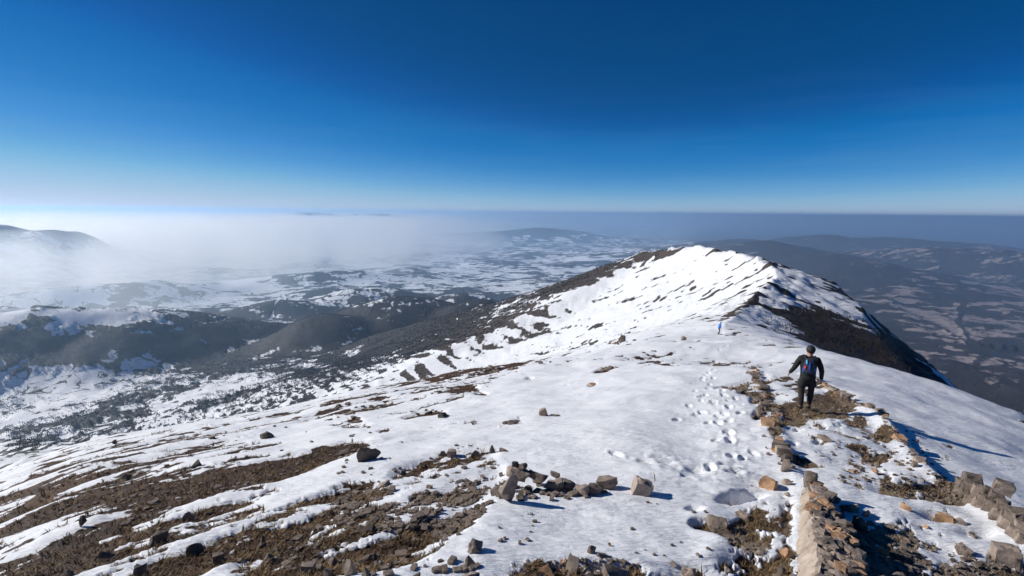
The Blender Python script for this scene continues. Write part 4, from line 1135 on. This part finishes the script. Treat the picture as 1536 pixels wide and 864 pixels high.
# ------------------------------------------------------------------ woods on the shaded side and scrub on the flanks
def bare_tree_parts(seed, H=1.0, full=False):
    rd = random.Random(seed); bt = bmesh.new(); bc = bmesh.new()
    (tube(bt, [(0, 0, -.06), (rd.uniform(-.02, .02), 0, .3), (rd.uniform(-.03, .03), rd.uniform(-.03, .03), .62), (0, 0, .9)], [.035, .026, .016, .004], 5) if full else tube(bt, [(0, 0, -.06), (0, 0, .8)], [.04, .006], 3))
    limbs = []
    for k in range(11 if full else 3):
        a_ = rd.uniform(0, 6.28); z0 = rd.uniform(.22, .72); l = rd.uniform(.18, .34) * (1.15 - z0 * .5)
        e_ = Vector((math.cos(a_) * l, math.sin(a_) * l, z0 + l * rd.uniform(.5, 1.1)))
        (tube(bt, [(0, 0, z0), e_], [.012, .004], 3) if full else None); limbs.append((Vector((0, 0, z0)), e_))
    for k in range(150 if full else 26):
        a, b = rd.choice(limbs); c = a.lerp(b, rd.uniform(.4, 1.05))
        d_ = Vector((rd.gauss(0, 1), rd.gauss(0, 1), abs(rd.gauss(.5, .8)))).normalized() * rd.uniform(.08, .17)
        s_ = d_.orthogonal().normalized() * (.009 if full else .026)
        v = [bc.verts.new(c - s_), bc.verts.new(c + s_), bc.verts.new(c + d_)]
        bc.faces.new(v)
        e2 = c + d_ * .5 + Vector((rd.gauss(0, .05), rd.gauss(0, .05), rd.gauss(.03, .05)))
        bc.faces.new([bc.verts.new(c + d_ * .5 - s_ * .7), bc.verts.new(c + d_ * .5 + s_ * .7), bc.verts.new(e2)])
    a = bpy.data.meshes.new("trunk"); bt.to_mesh(a); bt.free()
    b = bpy.data.meshes.new("crown"); bc.to_mesh(b); bc.free()
    return a, b

def conifer_parts(seed):
    rd = random.Random(seed); bt = bmesh.new(); bc = bmesh.new()
    tube(bt, [(0, 0, -.06), (0, 0, .5), (0, 0, .98)], [.03, .02, .004], 5)
    z0 = .10
    while z0 < .97:
        l = .26 * (1 - z0) ** .8 + .02
        for k in range(9):
            a_ = rd.uniform(0, 6.28); ll = l * rd.uniform(.7, 1.15)
            tip = Vector((math.cos(a_) * ll, math.sin(a_) * ll, z0 - ll * .25 + rd.uniform(-.02, .02)))
            s_ = Vector((-math.sin(a_), math.cos(a_), 0)) * ll * .22
            c = Vector((0, 0, z0 + .03)); m_ = c.lerp(tip, .6)
            v = [bc.verts.new(c), bc.verts.new(m_ - s_), bc.verts.new(tip), bc.verts.new(m_ + s_)]
            bc.faces.new(v)
        z0 += .05
    a = bpy.data.meshes.new("trunk"); bt.to_mesh(a); bt.free()
    b = bpy.data.meshes.new("crown"); bc.to_mesh(b); bc.free()
    return a, b
m, t, p = mat("bark"); p.inputs['Roughness'].default_value = .95
nn_ = nd(t, 'ShaderNodeTexNoise'); nn_.inputs['Scale'].default_value = 2.0; cr = nd(t, 'ShaderNodeValToRGB'); cr.color_ramp.elements[0].color = (.05, .038, .03, 1); cr.color_ramp.elements[1].color = (.10, .08, .065, 1)
t.links.new(nn_.outputs['Fac'], cr.inputs[0]); t.links.new(cr.outputs[0], p.inputs['Base Color']); M_BARK = m
m, t, p = mat("bare_twigs"); p.inputs['Roughness'].default_value = .95
oi = nd(t, 'ShaderNodeNewGeometry'); nn_ = nd(t, 'ShaderNodeTexNoise'); nn_.inputs['Scale'].default_value = .05; t.links.new(oi.outputs['Position'], nn_.inputs['Vector']); cr = nd(t, 'ShaderNodeValToRGB'); cr.color_ramp.elements[0].position = .35; cr.color_ramp.elements[1].position = .65
cr.color_ramp.elements[0].color = (.014, .011, .011, 1); cr.color_ramp.elements[1].color = (.032, .023, .020, 1)
t.links.new(nn_.outputs['Fac'], cr.inputs[0]); t.links.new(cr.outputs[0], p.inputs['Base Color']); M_TWIG = m
m, t, p = mat("spruce_needles"); p.inputs['Roughness'].default_value = .9
nn_ = nd(t, 'ShaderNodeTexNoise'); nn_.inputs['Scale'].default_value = 3.0; cr = nd(t, 'ShaderNodeValToRGB'); cr.color_ramp.elements[0].color = (.020, .026, .018, 1); cr.color_ramp.elements[1].color = (.045, .055, .035, 1)
t.links.new(nn_.outputs['Fac'], cr.inputs[0]); t.links.new(cr.outputs[0], p.inputs['Base Color']); M_NEEDLE = m

def place_tree(proto, P, h, label, cat, group, name):
    r_ = empty(name, P, random.uniform(0, 6.28)); r_.scale = (h, h, h)
    for ch, mm in zip(proto, (M_BARK, None)):
        link(ch.name.split('.')[0], ch, M_BARK if ch.name.startswith('trunk') else None, r_)
    tag(r_, label, cat, group)
    return r_
bts = [bare_tree_parts(20 + q, full=True) for q in range(4)]
cfs = [conifer_parts(40 + q) for q in range(3)]
for a, b in bts: a.materials.append(M_BARK); b.materials.append(M_TWIG)
for a, b in cfs: a.materials.append(M_BARK); b.materials.append(M_NEEDLE)
# edge of the wood, along its upper rim
rim = [(1192, 466), (1203, 462), (1216, 461), (1229, 462), (1243, 467), (1257, 472), (1271, 477), (1284, 480), (1299, 486), (1312, 494), (1323, 505), (1335, 517), (1347, 530), (1360, 545)]
ORD = "first second third fourth fifth sixth seventh eighth ninth tenth eleventh twelfth thirteenth fourteenth".split()
for q, (a, b) in enumerate(rim):
    P = hit(a, b + 7); h = px_m(P) * random.uniform(9, 13)
    place_tree(bts[q % 4], P, h, ORD[q] + " bare tree from the left along the upper rim of the dark wood", "tree", "bare trees along the rim of the wood", "bare_tree")
for q, (a, b, hh, lab) in enumerate([(1178, 469, 10, "small dark conifer standing alone in snow at the left tip of the wood"), (1294, 484, 10, "conifer rising above the bare trees in the middle of the wood's rim"), (1209, 466, 9, "conifer at the highest point of the wood's rim"), (1236, 468, 8, "short conifer right of the highest point of the wood's rim")]):
    P = hit(a, b); place_tree(cfs[q % 3], P, px_m(P) * hh, lab, "tree", "conifers by the dark wood", "conifer")

light = [bare_tree_parts(60 + q) for q in range(5)]
protos = []
for a, b in light:
    bm = bmesh.new(); bm.from_mesh(a); bm.from_mesh(b); me_ = bpy.data.meshes.new("tree_shape"); bm.to_mesh(me_); bm.free(); protos.append(me_)
POLY = [(1172, 492), (1186, 478), (1196, 468), (1212, 464), (1240, 469), (1290, 484), (1318, 502), (1345, 530), (1372, 560), (1400, 586), (1440, 604), (1500, 628), (1536, 644), (1480, 640), (1400, 600), (1330, 575), (1270, 550), (1215, 528), (1190, 512)]
def inside(px_, py_, P):
    c = False; n = len(P); j_ = n - 1
    for i_ in range(n):
        if ((P[i_][1] > py_) != (P[j_][1] > py_)) and (px_ < (P[j_][0] - P[i_][0]) * (py_ - P[i_][1]) / (P[j_][1] - P[i_][1]) + P[i_][0]): c = not c
        j_ = i_
    return c
pts = []
for _ in range(6500):
    a, b = random.uniform(1170, 1536), random.uniform(460, 645)
    if not inside(a, b, POLY): continue
    P = hit(a, b + 3)
    if math.hypot(P.x, P.y) < 120: continue
    pts.append((P, px_m(P) * random.uniform(6, 11), random.uniform(0, 6.28), 1.0))
for (cx, cy, rx, ry, cnt) in [(1150, 464, 22, 5, 60), (1165, 487, 22, 9, 70), (1180, 497, 16, 8, 50), (1125, 458, 10, 3, 16)]:
    for _ in range(cnt):
        a_ = random.random() ** .5; b_ = random.random() * 6.28
        P = hit(cx + rx * a_ * math.cos(b_), cy + ry * a_ * math.sin(b_) + rx * a_ * math.cos(b_) * .35)
        if math.hypot(P.x, P.y) < 120: continue
        pts.append((P, px_m(P) * random.uniform(3, 5.5), random.uniform(0, 6.28), .8))
o = inst("woodland", protos, pts, M_TWIG); o['kind'] = 'stuff'; tag(o, "dark leafless wood covering the shaded slope right of the ridge", "forest")

# scrub and small trees strewn over the flank and the valley
def shrub_mesh(seed):
    rd = random.Random(seed); V, Fc = [], []
    for _ in range(5):
        a_ = rd.uniform(0, 6.28); l = rd.uniform(.6, 1.0); k = len(V)
        dx, dy = math.cos(a_), math.sin(a_)
        V += [(-dy * .28, dx * .28, 0), (dy * .28, -dx * .28, 0), (dx * .55 * l, dy * .55 * l, l)]
        Fc.append((k, k + 1, k + 2))
    me = bpy.data.meshes.new("shrub_shape"); me.from_pydata(V, [], Fc); return me
shr = [shrub_mesh(q) for q in range(5)]
fa = fine_az
sub = IR[:, :len(fa)]
zz_ = z[:, :len(fa)]
q_ = zz_ / rad[:, None]
seen = q_ >= np.maximum.accumulate(q_, axis=0) - 1e-3
cand = (rad[:, None] > np.where(fa < R(-12), 700, 380)[None, :]) & (rad[:, None] < 4200) & seen & (sub < np.where(rad[:, None] < 1300, .52, .70)) & (np.abs(fa)[None, :] < R(48)) & ((fa[None, :] < R(17)) | (rad[:, None] > 1400))
jj_, kk_ = np.nonzero(cand)
wgt = np.where(sub[jj_, kk_] < .5, 1.0, .35); wgt /= wgt.sum()
sel = rng.choice(len(jj_), size=min(36000, len(jj_)), replace=False, p=wgt)
pts = []
for j_, k_ in zip(jj_[sel], kk_[sel]):
    r_ = rad[j_]
    pts.append(((x[j_, k_] + random.uniform(-1, 1) * r_ * .001, y[j_, k_], z[j_, k_] - .3), random.uniform(.35, 1.0) * (1.0 + 3.6 * min(1, r_ / 1800)) * (1 + r_ / 6000), random.uniform(0, 6.28), random.uniform(.7, 1.2)))
m, t, p = mat("scrub"); p.inputs['Base Color'].default_value = (.04, .034, .032, 1); p.inputs['Roughness'].default_value = .95
nn_ = nd(t, 'ShaderNodeTexNoise'); nn_.inputs['Scale'].default_value = .02; ge = nd(t, 'ShaderNodeNewGeometry'); t.links.new(ge.outputs['Position'], nn_.inputs['Vector']); cr = nd(t, 'ShaderNodeValToRGB'); cr.color_ramp.elements[0].color = (.028, .026, .026, 1); cr.color_ramp.elements[1].color = (.065, .052, .044, 1)
t.links.new(nn_.outputs['Fac'], cr.inputs[0]); t.links.new(cr.outputs[0], p.inputs['Base Color'])
o = inst("scrub", shr, pts, m); o['kind'] = 'stuff'; tag(o, "dark leafless scrub dotted over the lower snowy flank and valley", "scrub")

# ------------------------------------------------------------------ people
def cloth(name, c, rough=.85, c2=None):
    m, t, p = mat(name)
    nn_ = nd(t, 'ShaderNodeTexNoise'); nn_.inputs['Scale'].default_value = 14; nn_.inputs['Detail'].default_value = 4
    co = nd(t, 'ShaderNodeTexCoord'); t.links.new(co.outputs['Object'], nn_.inputs['Vector'])
    cr = nd(t, 'ShaderNodeValToRGB'); cr.color_ramp.elements[0].position = .3; cr.color_ramp.elements[1].position = .7
    c2 = c2 or tuple(v * 1.7 for v in c)
    cr.color_ramp.elements[0].color = (*c, 1); cr.color_ramp.elements[1].color = (*c2, 1)
    t.links.new(nn_.outputs['Fac'], cr.inputs[0]); t.links.new(cr.outputs[0], p.inputs['Base Color']); p.inputs['Roughness'].default_value = rough
    bu = nd(t, 'ShaderNodeBump'); bu.inputs['Distance'].default_value = .01; bu.inputs['Strength'].default_value = .6
    t.links.new(nn_.outputs['Fac'], bu.inputs['Height']); t.links.new(bu.outputs[0], p.inputs['Normal'])
    return m
M_SKIN = cloth("skin", (.36, .20, .14), .6, (.42, .25, .18))
M_HAIR = cloth("dark_hair", (.010, .007, .006), .7)
M_JACKET = cloth("black_jacket", (.006, .006, .007))
M_SHORTS = cloth("black_shorts", (.010, .010, .011))
M_TIGHTS = cloth("dark_tights", (.018, .013, .012))
M_SHOE = cloth("dark_shoes", (.015, .013, .012))
M_PACK = cloth("dark_pack", (.012, .018, .035))
M_BLUE = cloth("blue_fabric", (.008, .04, .19), .7)
M_SKYB = cloth("light_blue_fabric", (.07, .24, .42), .7)
M_RED = cloth("red_fabric", (.45, .03, .03), .5)
M_WHITE = cloth("white_trim", (.6, .6, .6), .6)
M_BLUEJ = cloth("blue_jacket", (.03, .13, .45))

def skin_mesh(name, chains, m_, parent, sub=2, root=0):
    """chains: list of [(x, y, z, rx, ry)], joined where points coincide"""
    V, E, Rr, key = [], [], [], {}
    for ch in chains:
        last = None
        for (a, b, c, r1, r2) in ch:
            k = (round(a, 3), round(b, 3), round(c, 3))
            if k not in key:
                key[k] = len(V); V.append((a, b, c)); Rr.append((r1, r2))
            if last is not None and key[k] != last:
                E.append((last, key[k]))
            last = key[k]
    me = bpy.data.meshes.new(name); me.from_pydata(V, E, []); me.update()
    o = bpy.data.objects.new(name, me); C.objects.link(o)
    md = o.modifiers.new("skin", 'SKIN'); md.use_smooth_shade = True
    for q, (r1, r2) in enumerate(Rr):
        me.skin_vertices[0].data[q].radius = (r1, r2)
        me.skin_vertices[0].data[q].use_root = (q == root)
    sd = o.modifiers.new("sub", 'SUBSURF'); sd.levels = sub; sd.render_levels = sub
    dg = bpy.context.evaluated_depsgraph_get()
    ev = bpy.data.meshes.new_from_object(o.evaluated_get(dg))
    ev.name = name
    C.objects.unlink(o); bpy.data.objects.remove(o)
    for q in ev.polygons: q.use_smooth = True
    ev.materials.clear()
    n = link(name, ev, m_, parent)
    return n

def ell(name, c, r, m_, parent, seed=0, amp=0.0, rot=None):
    bm = bmesh.new(); bmesh.ops.create_uvsphere(bm, u_segments=20, v_segments=12, radius=1.0)
    from mathutils import noise as mn
    for v in bm.verts:
        d_ = 1 + amp * mn.noise(v.co * 3 + Vector((seed, 0, 0)))
        v.co = Vector((v.co.x * r[0] * d_, v.co.y * r[1] * d_, v.co.z * r[2] * d_))
    me = bpy.data.meshes.new(name); bm.to_mesh(me); bm.free()
    for q in me.polygons: q.use_smooth = True
    o = link(name, me, m_, parent, Vector(c))
    if rot: o.rotation_euler = rot
    return o

def hand(side, W, E):
    """palm, four unequal fingers and a thumb hanging from wrist W, along the forearm direction"""
    W = Vector(W); d_ = (W - Vector(E)).normalized(); d_ = (d_ + Vector((0, 0, -.35))).normalized()
    f_ = Vector((0, 1, 0)); f_ = (f_ - d_ * f_.dot(d_)).normalized(); n_ = d_.cross(f_) * side
    P = W + d_ * .05
    ch = [[(*W, .026, .022), (*P, .036, .020)]]
    for q, (o_, l_) in enumerate([(-.028, .065), (-.010, .078), (.010, .074), (.027, .058)]):
        k0 = P + d_ * .038 - f_ * o_; k1 = k0 + d_ * l_ * .5 + n_ * -.008; k2 = k0 + d_ * l_ * .85 - n_ * .028
        ch.append([(*P, .036, .020), (*k0, .010, .010), (*k1, .009, .009), (*k2, .0075, .0075)])
    t0 = W + d_ * .03 + f_ * .03; t1 = t0 + d_ * .03 + f_ * .022; t2 = t1 + d_ * .032 + f_ * .002
    ch.append([(*P, .036, .020), (*t0, .013, .012), (*t1, .011, .011), (*t2, .009, .009)])
    return ch

def person(P, H, face, jacket, label, pose, hooded=False, shorts=True):
    root = empty("person", P, face); s_ = H / 1.78; root.scale = (s_, s_, s_)
    tag(root, label, "person")
    J = pose
    # left/right as the person's own; x to the right, y forward
    hipc = (0, 0, .95)
    chest = J['chest']; neck = J['neck']; head = J['head']
    body = [[(0, 0, .95, .10, .075), (0, .0, 1.08, .105, .08), (*chest, .145, .10), (*neck, .055, .055), (head[0], head[1], head[2] - .06, .075, .085), (head[0], head[1] + .01, head[2] + .03, .078, .095), (head[0], head[1], head[2] + .09, .055, .07)]]
    body.append([(head[0], head[1] + .01, head[2] + .03, .078, .095), (head[0], head[1] + .105, head[2] - .0, .014, .016)])
    for sd in (-1, 1):
        body.append([(head[0], head[1] + .01, head[2] + .03, .078, .095), (head[0] + sd * .085, head[1] - .005, head[2], .012, .02)])
    for sd, k in ((-1, 'L'), (1, 'R')):
        S_, E_, W_ = J['sh' + k], J['el' + k], J['wr' + k]
        body.append([(*chest, .145, .10), (*S_, .058, .058), (*E_, .042, .042), (*W_, .026, .024)])
        body += hand(sd, W_, E_)
        Hp, K_, A_, T_f = J['hip' + k], J['kn' + k], J['an' + k], J['toe' + k]
        body.append([(0, 0, .95, .10, .075), (*Hp, .07, .07), (*K_, .050, .052), (K_[0] * .5 + A_[0] * .5, K_[1] * .5 + A_[1] * .5 - .02, K_[2] * .5 + A_[2] * .5 + .05, .048, .050), (*A_, .036, .040), (*T_f, .038, .026)])
    skin_mesh("body", body, M_SKIN, root)
    # face
    for sd in (-1, 1):
        ell("eye", (head[0] + sd * .032, head[1] + .094, head[2] + .022), (.013, .008, .009), M_WHITE, root)
    ell("mouth", (head[0], head[1] + .092, head[2] - .055), (.026, .008, .008), M_RED, root)
    # jacket, cuffs at the wrists, hem over the hips
    jk = [[(0, 0, .84, .19, .15), (0, 0, .92, .185, .145), (0, 0, 1.08, .175, .13), (*chest, .185, .135), (neck[0], neck[1], neck[2] - .035, .075, .075), (neck[0], neck[1], neck[2] + .02, .068, .068)]]
    for k in 'LR':
        S_, E_, W_ = J['sh' + k], J['el' + k], J['wr' + k]
        We = tuple(Vector(E_).lerp(Vector(W_), 1.03))
        jk.append([(*chest, .185, .135), (*S_, .085, .085), (*tuple(Vector(S_).lerp(Vector(E_), .5)), .074, .074), (*E_, .060, .060), (*We, .044, .044)])
    skin_mesh("jacket", jk, jacket, root)
    if shorts:
        sh = [[(0, 0, .98, .15, .125), (0, 0, .88, .175, .14)]]
        for k in 'LR':
            Hp, K_ = J['hip' + k], J['kn' + k]
            m1_ = tuple(Vector(Hp).lerp(Vector(K_), .35)); m2_ = tuple(Vector(Hp).lerp(Vector(K_), .72))
            Hq = (Hp[0], Hp[1], Hp[2] - .06)
            sh.append([(0, 0, .88, .175, .14), (*Hq, .110, .12), (*m1_, .108, .115), (*m2_, .104, .11)])
        skin_mesh("shorts", sh, M_SHORTS, root)
    tg = [[(0, 0, .92, .12, .10), (0, 0, .88, .12, .10)]]
    for k in 'LR':
        Hp, K_, A_ = J['hip' + k], J['kn' + k], J['an' + k]
        tg.append([(0, 0, .88, .12, .10), (*Hp, .092, .092), (*K_, .070, .072), (K_[0] * .5 + A_[0] * .5, K_[1] * .5 + A_[1] * .5 - .02, K_[2] * .5 + A_[2] * .5 + .05, .067, .070), (A_[0], A_[1], A_[2] + .10, .050, .054), (A_[0], A_[1], A_[2] + .03, .044, .048)])
        skin_mesh("shoe", [[(A_[0], A_[1], A_[2] + .05, .048, .052), (A_[0], A_[1] - .025, A_[2] - .03, .05, .045), (A_[0] * .5 + J['toe' + k][0] * .5, A_[1] * .5 + J['toe' + k][1] * .5, J['toe' + k][2] + .012, .052, .045), (*J['toe' + k], .046, .034)]], M_SHOE, root)
    skin_mesh("tights", tg, M_TIGHTS, root)
    # short hair
    bm = bmesh.new(); bmesh.ops.create_icosphere(bm, subdivisions=4, radius=1.0)
    from mathutils import noise as mn
    for v in bm.verts:
        c = v.co.copy()
        n_ = 1 + .07 * mn.noise(c * 5) + .05 * mn.noise(c * 13)
        z_ = c.z
        if c.y > .35: z_ = max(z_, .25 + (c.y - .35) * .3)        # hairline over the forehead
        v.co = Vector((c.x * .098 * n_, c.y * .112 * n_ - .012, (z_ * .118) * n_))
    me = bpy.data.meshes.new("hair"); bm.to_mesh(me); bm.free()
    for q in me.polygons: q.use_smooth = True
    link("hair", me, M_HAIR if not hooded else jacket, root, Vector((head[0], head[1], head[2] + .045)))
    return root

FT = hit(1206, 617)
HP_ = 98 * px_m(FT) / 1.0
print("person", FT, HP_)
toeL, toeR = (-.085, .13, .035), (.10, .30, .00)
pose = dict(chest=(0, .05, 1.30), neck=(0.0, .09, 1.50), head=(.02, .13, 1.625),
            shL=(-.19, .05, 1.42), elL=(-.29, -.02, 1.17), wrL=(-.38, .08, .96), shR=(.19, .05, 1.42), elR=(.27, -.03, 1.15), wrR=(.29, .06, .89),
            hipL=(-.09, 0, .88), knL=(-.10, .03, .48), anL=(-.085, -.03, .07), toeL=toeL, hipR=(.09, 0, .88), knR=(.115, .13, .50), anR=(.10, .14, .05), toeR=toeR)
fx_, fy_ = FT.x, FT.y
FACE = -math.atan2(FT.x, FT.y) + .12
hz_ = person(Vector((FT.x, FT.y, ground_z(FT.x, FT.y) + .035)), HP_ * .99, FACE, M_JACKET, "hiker in black jacket, shorts and tights walking away down the path, seen from behind", pose)
sH = HP_ * .99 / 1.78
hz_.scale = (sH * 1.12, sH * 1.08, sH)
bp = tag(empty("backpack", hz_.location.copy(), FACE), "small blue and black backpack worn on the hiker's back", "backpack"); bp.scale = (sH * 1.16, sH * 1.1, sH)
bm = bmesh.new(); bmesh.ops.create_cube(bm, size=1.0); bmesh.ops.subdivide_edges(bm, edges=bm.edges, cuts=5, use_grid_fill=True)
for v in bm.verts:
    c = v.co * 2
    k_ = 1 - .22 * (abs(c.x) ** 3 * abs(c.z) ** 2) - .16 * abs(c.z) ** 4
    v.co = Vector((c.x * .125 * k_ * (1 - .12 * max(c.z, 0)), c.y * .065 * (1 - .35 * abs(c.x) ** 2 * (c.y < 0)) * (1 - .3 * max(c.z, 0)), c.z * .21))
me = bpy.data.meshes.new("pack_body"); bm.to_mesh(me); bm.free()
for q in me.polygons: q.use_smooth = True
pb = link("pack_body", me, M_PACK, bp, Vector((0, -.135, 1.27))); pb.rotation_euler = (R(-9), 0, 0)
ell("side_pocket", (-.105, -.155, 1.16), (.035, .045, .10), M_BLUE, bp)
ell("side_pocket", (.108, -.155, 1.17), (.034, .045, .11), M_BLUE, bp)
ell("bottle", (-.085, -.185, 1.24), (.026, .026, .055), M_RED, bp)
ell("top_strap", (-.062, -.165, 1.385), (.022, .03, .07), M_SKYB, bp, rot=(R(-14), 0, .1))
ell("center_panel", (.0, -.195, 1.28), (.025, .015, .13), M_BLUE, bp, rot=(R(-9), 0, 0))
ell("front_pocket", (0, -.195, 1.17), (.07, .022, .06), M_PACK, bp)
ell("reflector", (-.06, -.205, 1.105), (.03, .006, .008), M_WHITE, bp); ell("reflector", (.02, -.215, 1.105), (.018, .006, .008), M_WHITE, bp)
for sd in (-1, 1):
    bm = bmesh.new(); tube(bm, [(sd * .08, -.09, 1.43), (sd * .105, .0, 1.535), (sd * .12, .13, 1.50), (sd * .135, .20, 1.36), (sd * .15, .14, 1.18), (sd * .14, -.05, 1.12)], [.016] * 6, 6)
    me = bpy.data.meshes.new("shoulder_strap"); bm.to_mesh(me); bm.free(); link("shoulder_strap", me, M_PACK, bp)

F2 = hit(1078, 502)
H2 = 19.5 * px_m(F2)
pose2 = dict(chest=(0, .10, 1.28), neck=(0.0, .17, 1.47), head=(0, .22, 1.59),
             shL=(-.18, .11, 1.40), elL=(-.27, .10, 1.15), wrL=(-.25, .30, 1.02), shR=(.18, .11, 1.40), elR=(.27, .02, 1.15), wrR=(.28, .12, .93),
             hipL=(-.09, 0, .88), knL=(-.10, .20, .52), anL=(-.09, .12, .10), toeL=(-.09, .27, .05), hipR=(.09, 0, .88), knR=(.10, .02, .48), anR=(.10, -.20, .08), toeR=(.10, -.05, .03))
F2.z = ground_z(F2.x, F2.y)
person(F2, H2, -math.atan2(F2.x, F2.y) - .9, M_BLUEJ, "tiny distant hiker in a bright blue jacket at the saddle below the ridge", pose2, hooded=True, shorts=False)

# ------------------------------------------------------------------ haze
zmin = float(z.min()) - 1.0
def volume(name, verts, faces, colour, dens, aniso_):
    hm = bpy.data.meshes.new(name); hm.from_pydata(verts, [], faces); hm.update()
    o = bpy.data.objects.new(name, hm); C.objects.link(o); o['kind'] = 'stuff'
    m = bpy.data.materials.new(name + "_air"); m.use_nodes = True
    t = m.node_tree; t.nodes.clear()
    out = t.nodes.new('ShaderNodeOutputMaterial')
    pv = t.nodes.new('ShaderNodeVolumePrincipled')
    pv.inputs['Color'].default_value = colour
    pv.inputs['Density'].default_value = dens
    pv.inputs['Anisotropy'].default_value = aniso_
    t.links.new(pv.outputs[0], out.inputs['Volume'])
    hm.materials.append(m)
    return o
HB, HT = 115000.0, 110.0
vv = [(sx * HB, sy * HB, h) for h in (zmin - 1, HT) for sx, sy in ((-1, -1), (1, -1), (1, 1), (-1, 1))]
haze = volume("haze", vv, [(0, 3, 2, 1), (4, 5, 6, 7), (0, 1, 5, 4), (1, 2, 6, 5), (2, 3, 7, 6), (3, 0, 4, 7)], (0.48, 0.72, 1.0, 1), 4.2e-5, 0.46)

# the bank of mist filling the basin to the left
FR = [(-110, 4600), (-60, 4400), (-45, 4500), (-32, 5000), (-22, 6200), (-13, 6900), (-4, 10000), (2, 14000), (9, 20000), (18, 34000)]
prof = [(1.0, -1040), (1.07, -860), (1.2, -620), (1.45, -440), (1.9, -285), (3.2, -245), (100000, -160)]
def mist(scale, a_on, a_off, dens, drop_, az1=18, colour=(1.0, 0.98, 0.95, 1), front=None, g=0.50, name="fog_bank"):
    vv, ff = [], []
    nb = len(prof)
    azs = np.linspace(R(-110), R(az1), 60)
    for a in azs:
        r0 = scale * (front or np.interp(a, [R(q) for q, _ in FR], [q for _, q in FR])) * (1 + .06 * math.sin(a * 31) + .05 * math.sin(a * 67 + 1))
        edge = float(ss(a_off, a_on, a) * 0.97 + 0.03)
        for k, (fr_, h) in enumerate(prof):
            rr_ = min(r0 * fr_, 90000.0 + k) if k < nb - 1 else 95000.0
            wav = 18 * math.sin(a * 43 + k * 1.7) + 12 * math.sin(a * 91 + k)
            hh = -1040 + (h - drop_ + 1040 + wav) * edge if k else zmin + 1
            vv.append((rr_ * math.sin(a), rr_ * math.cos(a), hh))
        vv.append((95000.0 * math.sin(a), 95000.0 * math.cos(a), zmin + 1))
    w_ = nb + 1
    for q in range(len(azs) - 1):
        for k in range(w_):
            k2 = (k + 1) % w_
            ff.append((q * w_ + k, (q + 1) * w_ + k, (q + 1) * w_ + k2, q * w_ + k2))
    ff.append(tuple(range(w_))[::-1]); ff.append(tuple((len(azs) - 1) * w_ + k for k in range(w_)))
    fog = volume(name, vv, ff, colour, dens, g)
    bm = bmesh.new(); bm.from_mesh(fog.data); bmesh.ops.recalc_face_normals(bm, faces=bm.faces); bm.to_mesh(fog.data); bm.free()
mist(0.93, R(-14), R(18), 3.6e-4, 0)
mist(1.28, R(-26), R(15), 8e-4, 24)
# bluish haze lying over all the low country
mist(1.0, R(150), R(170), 6.0e-5, 60, 100, (0.50, 0.74, 1.0, 1), 3300.0, 0.42, "valley_haze")
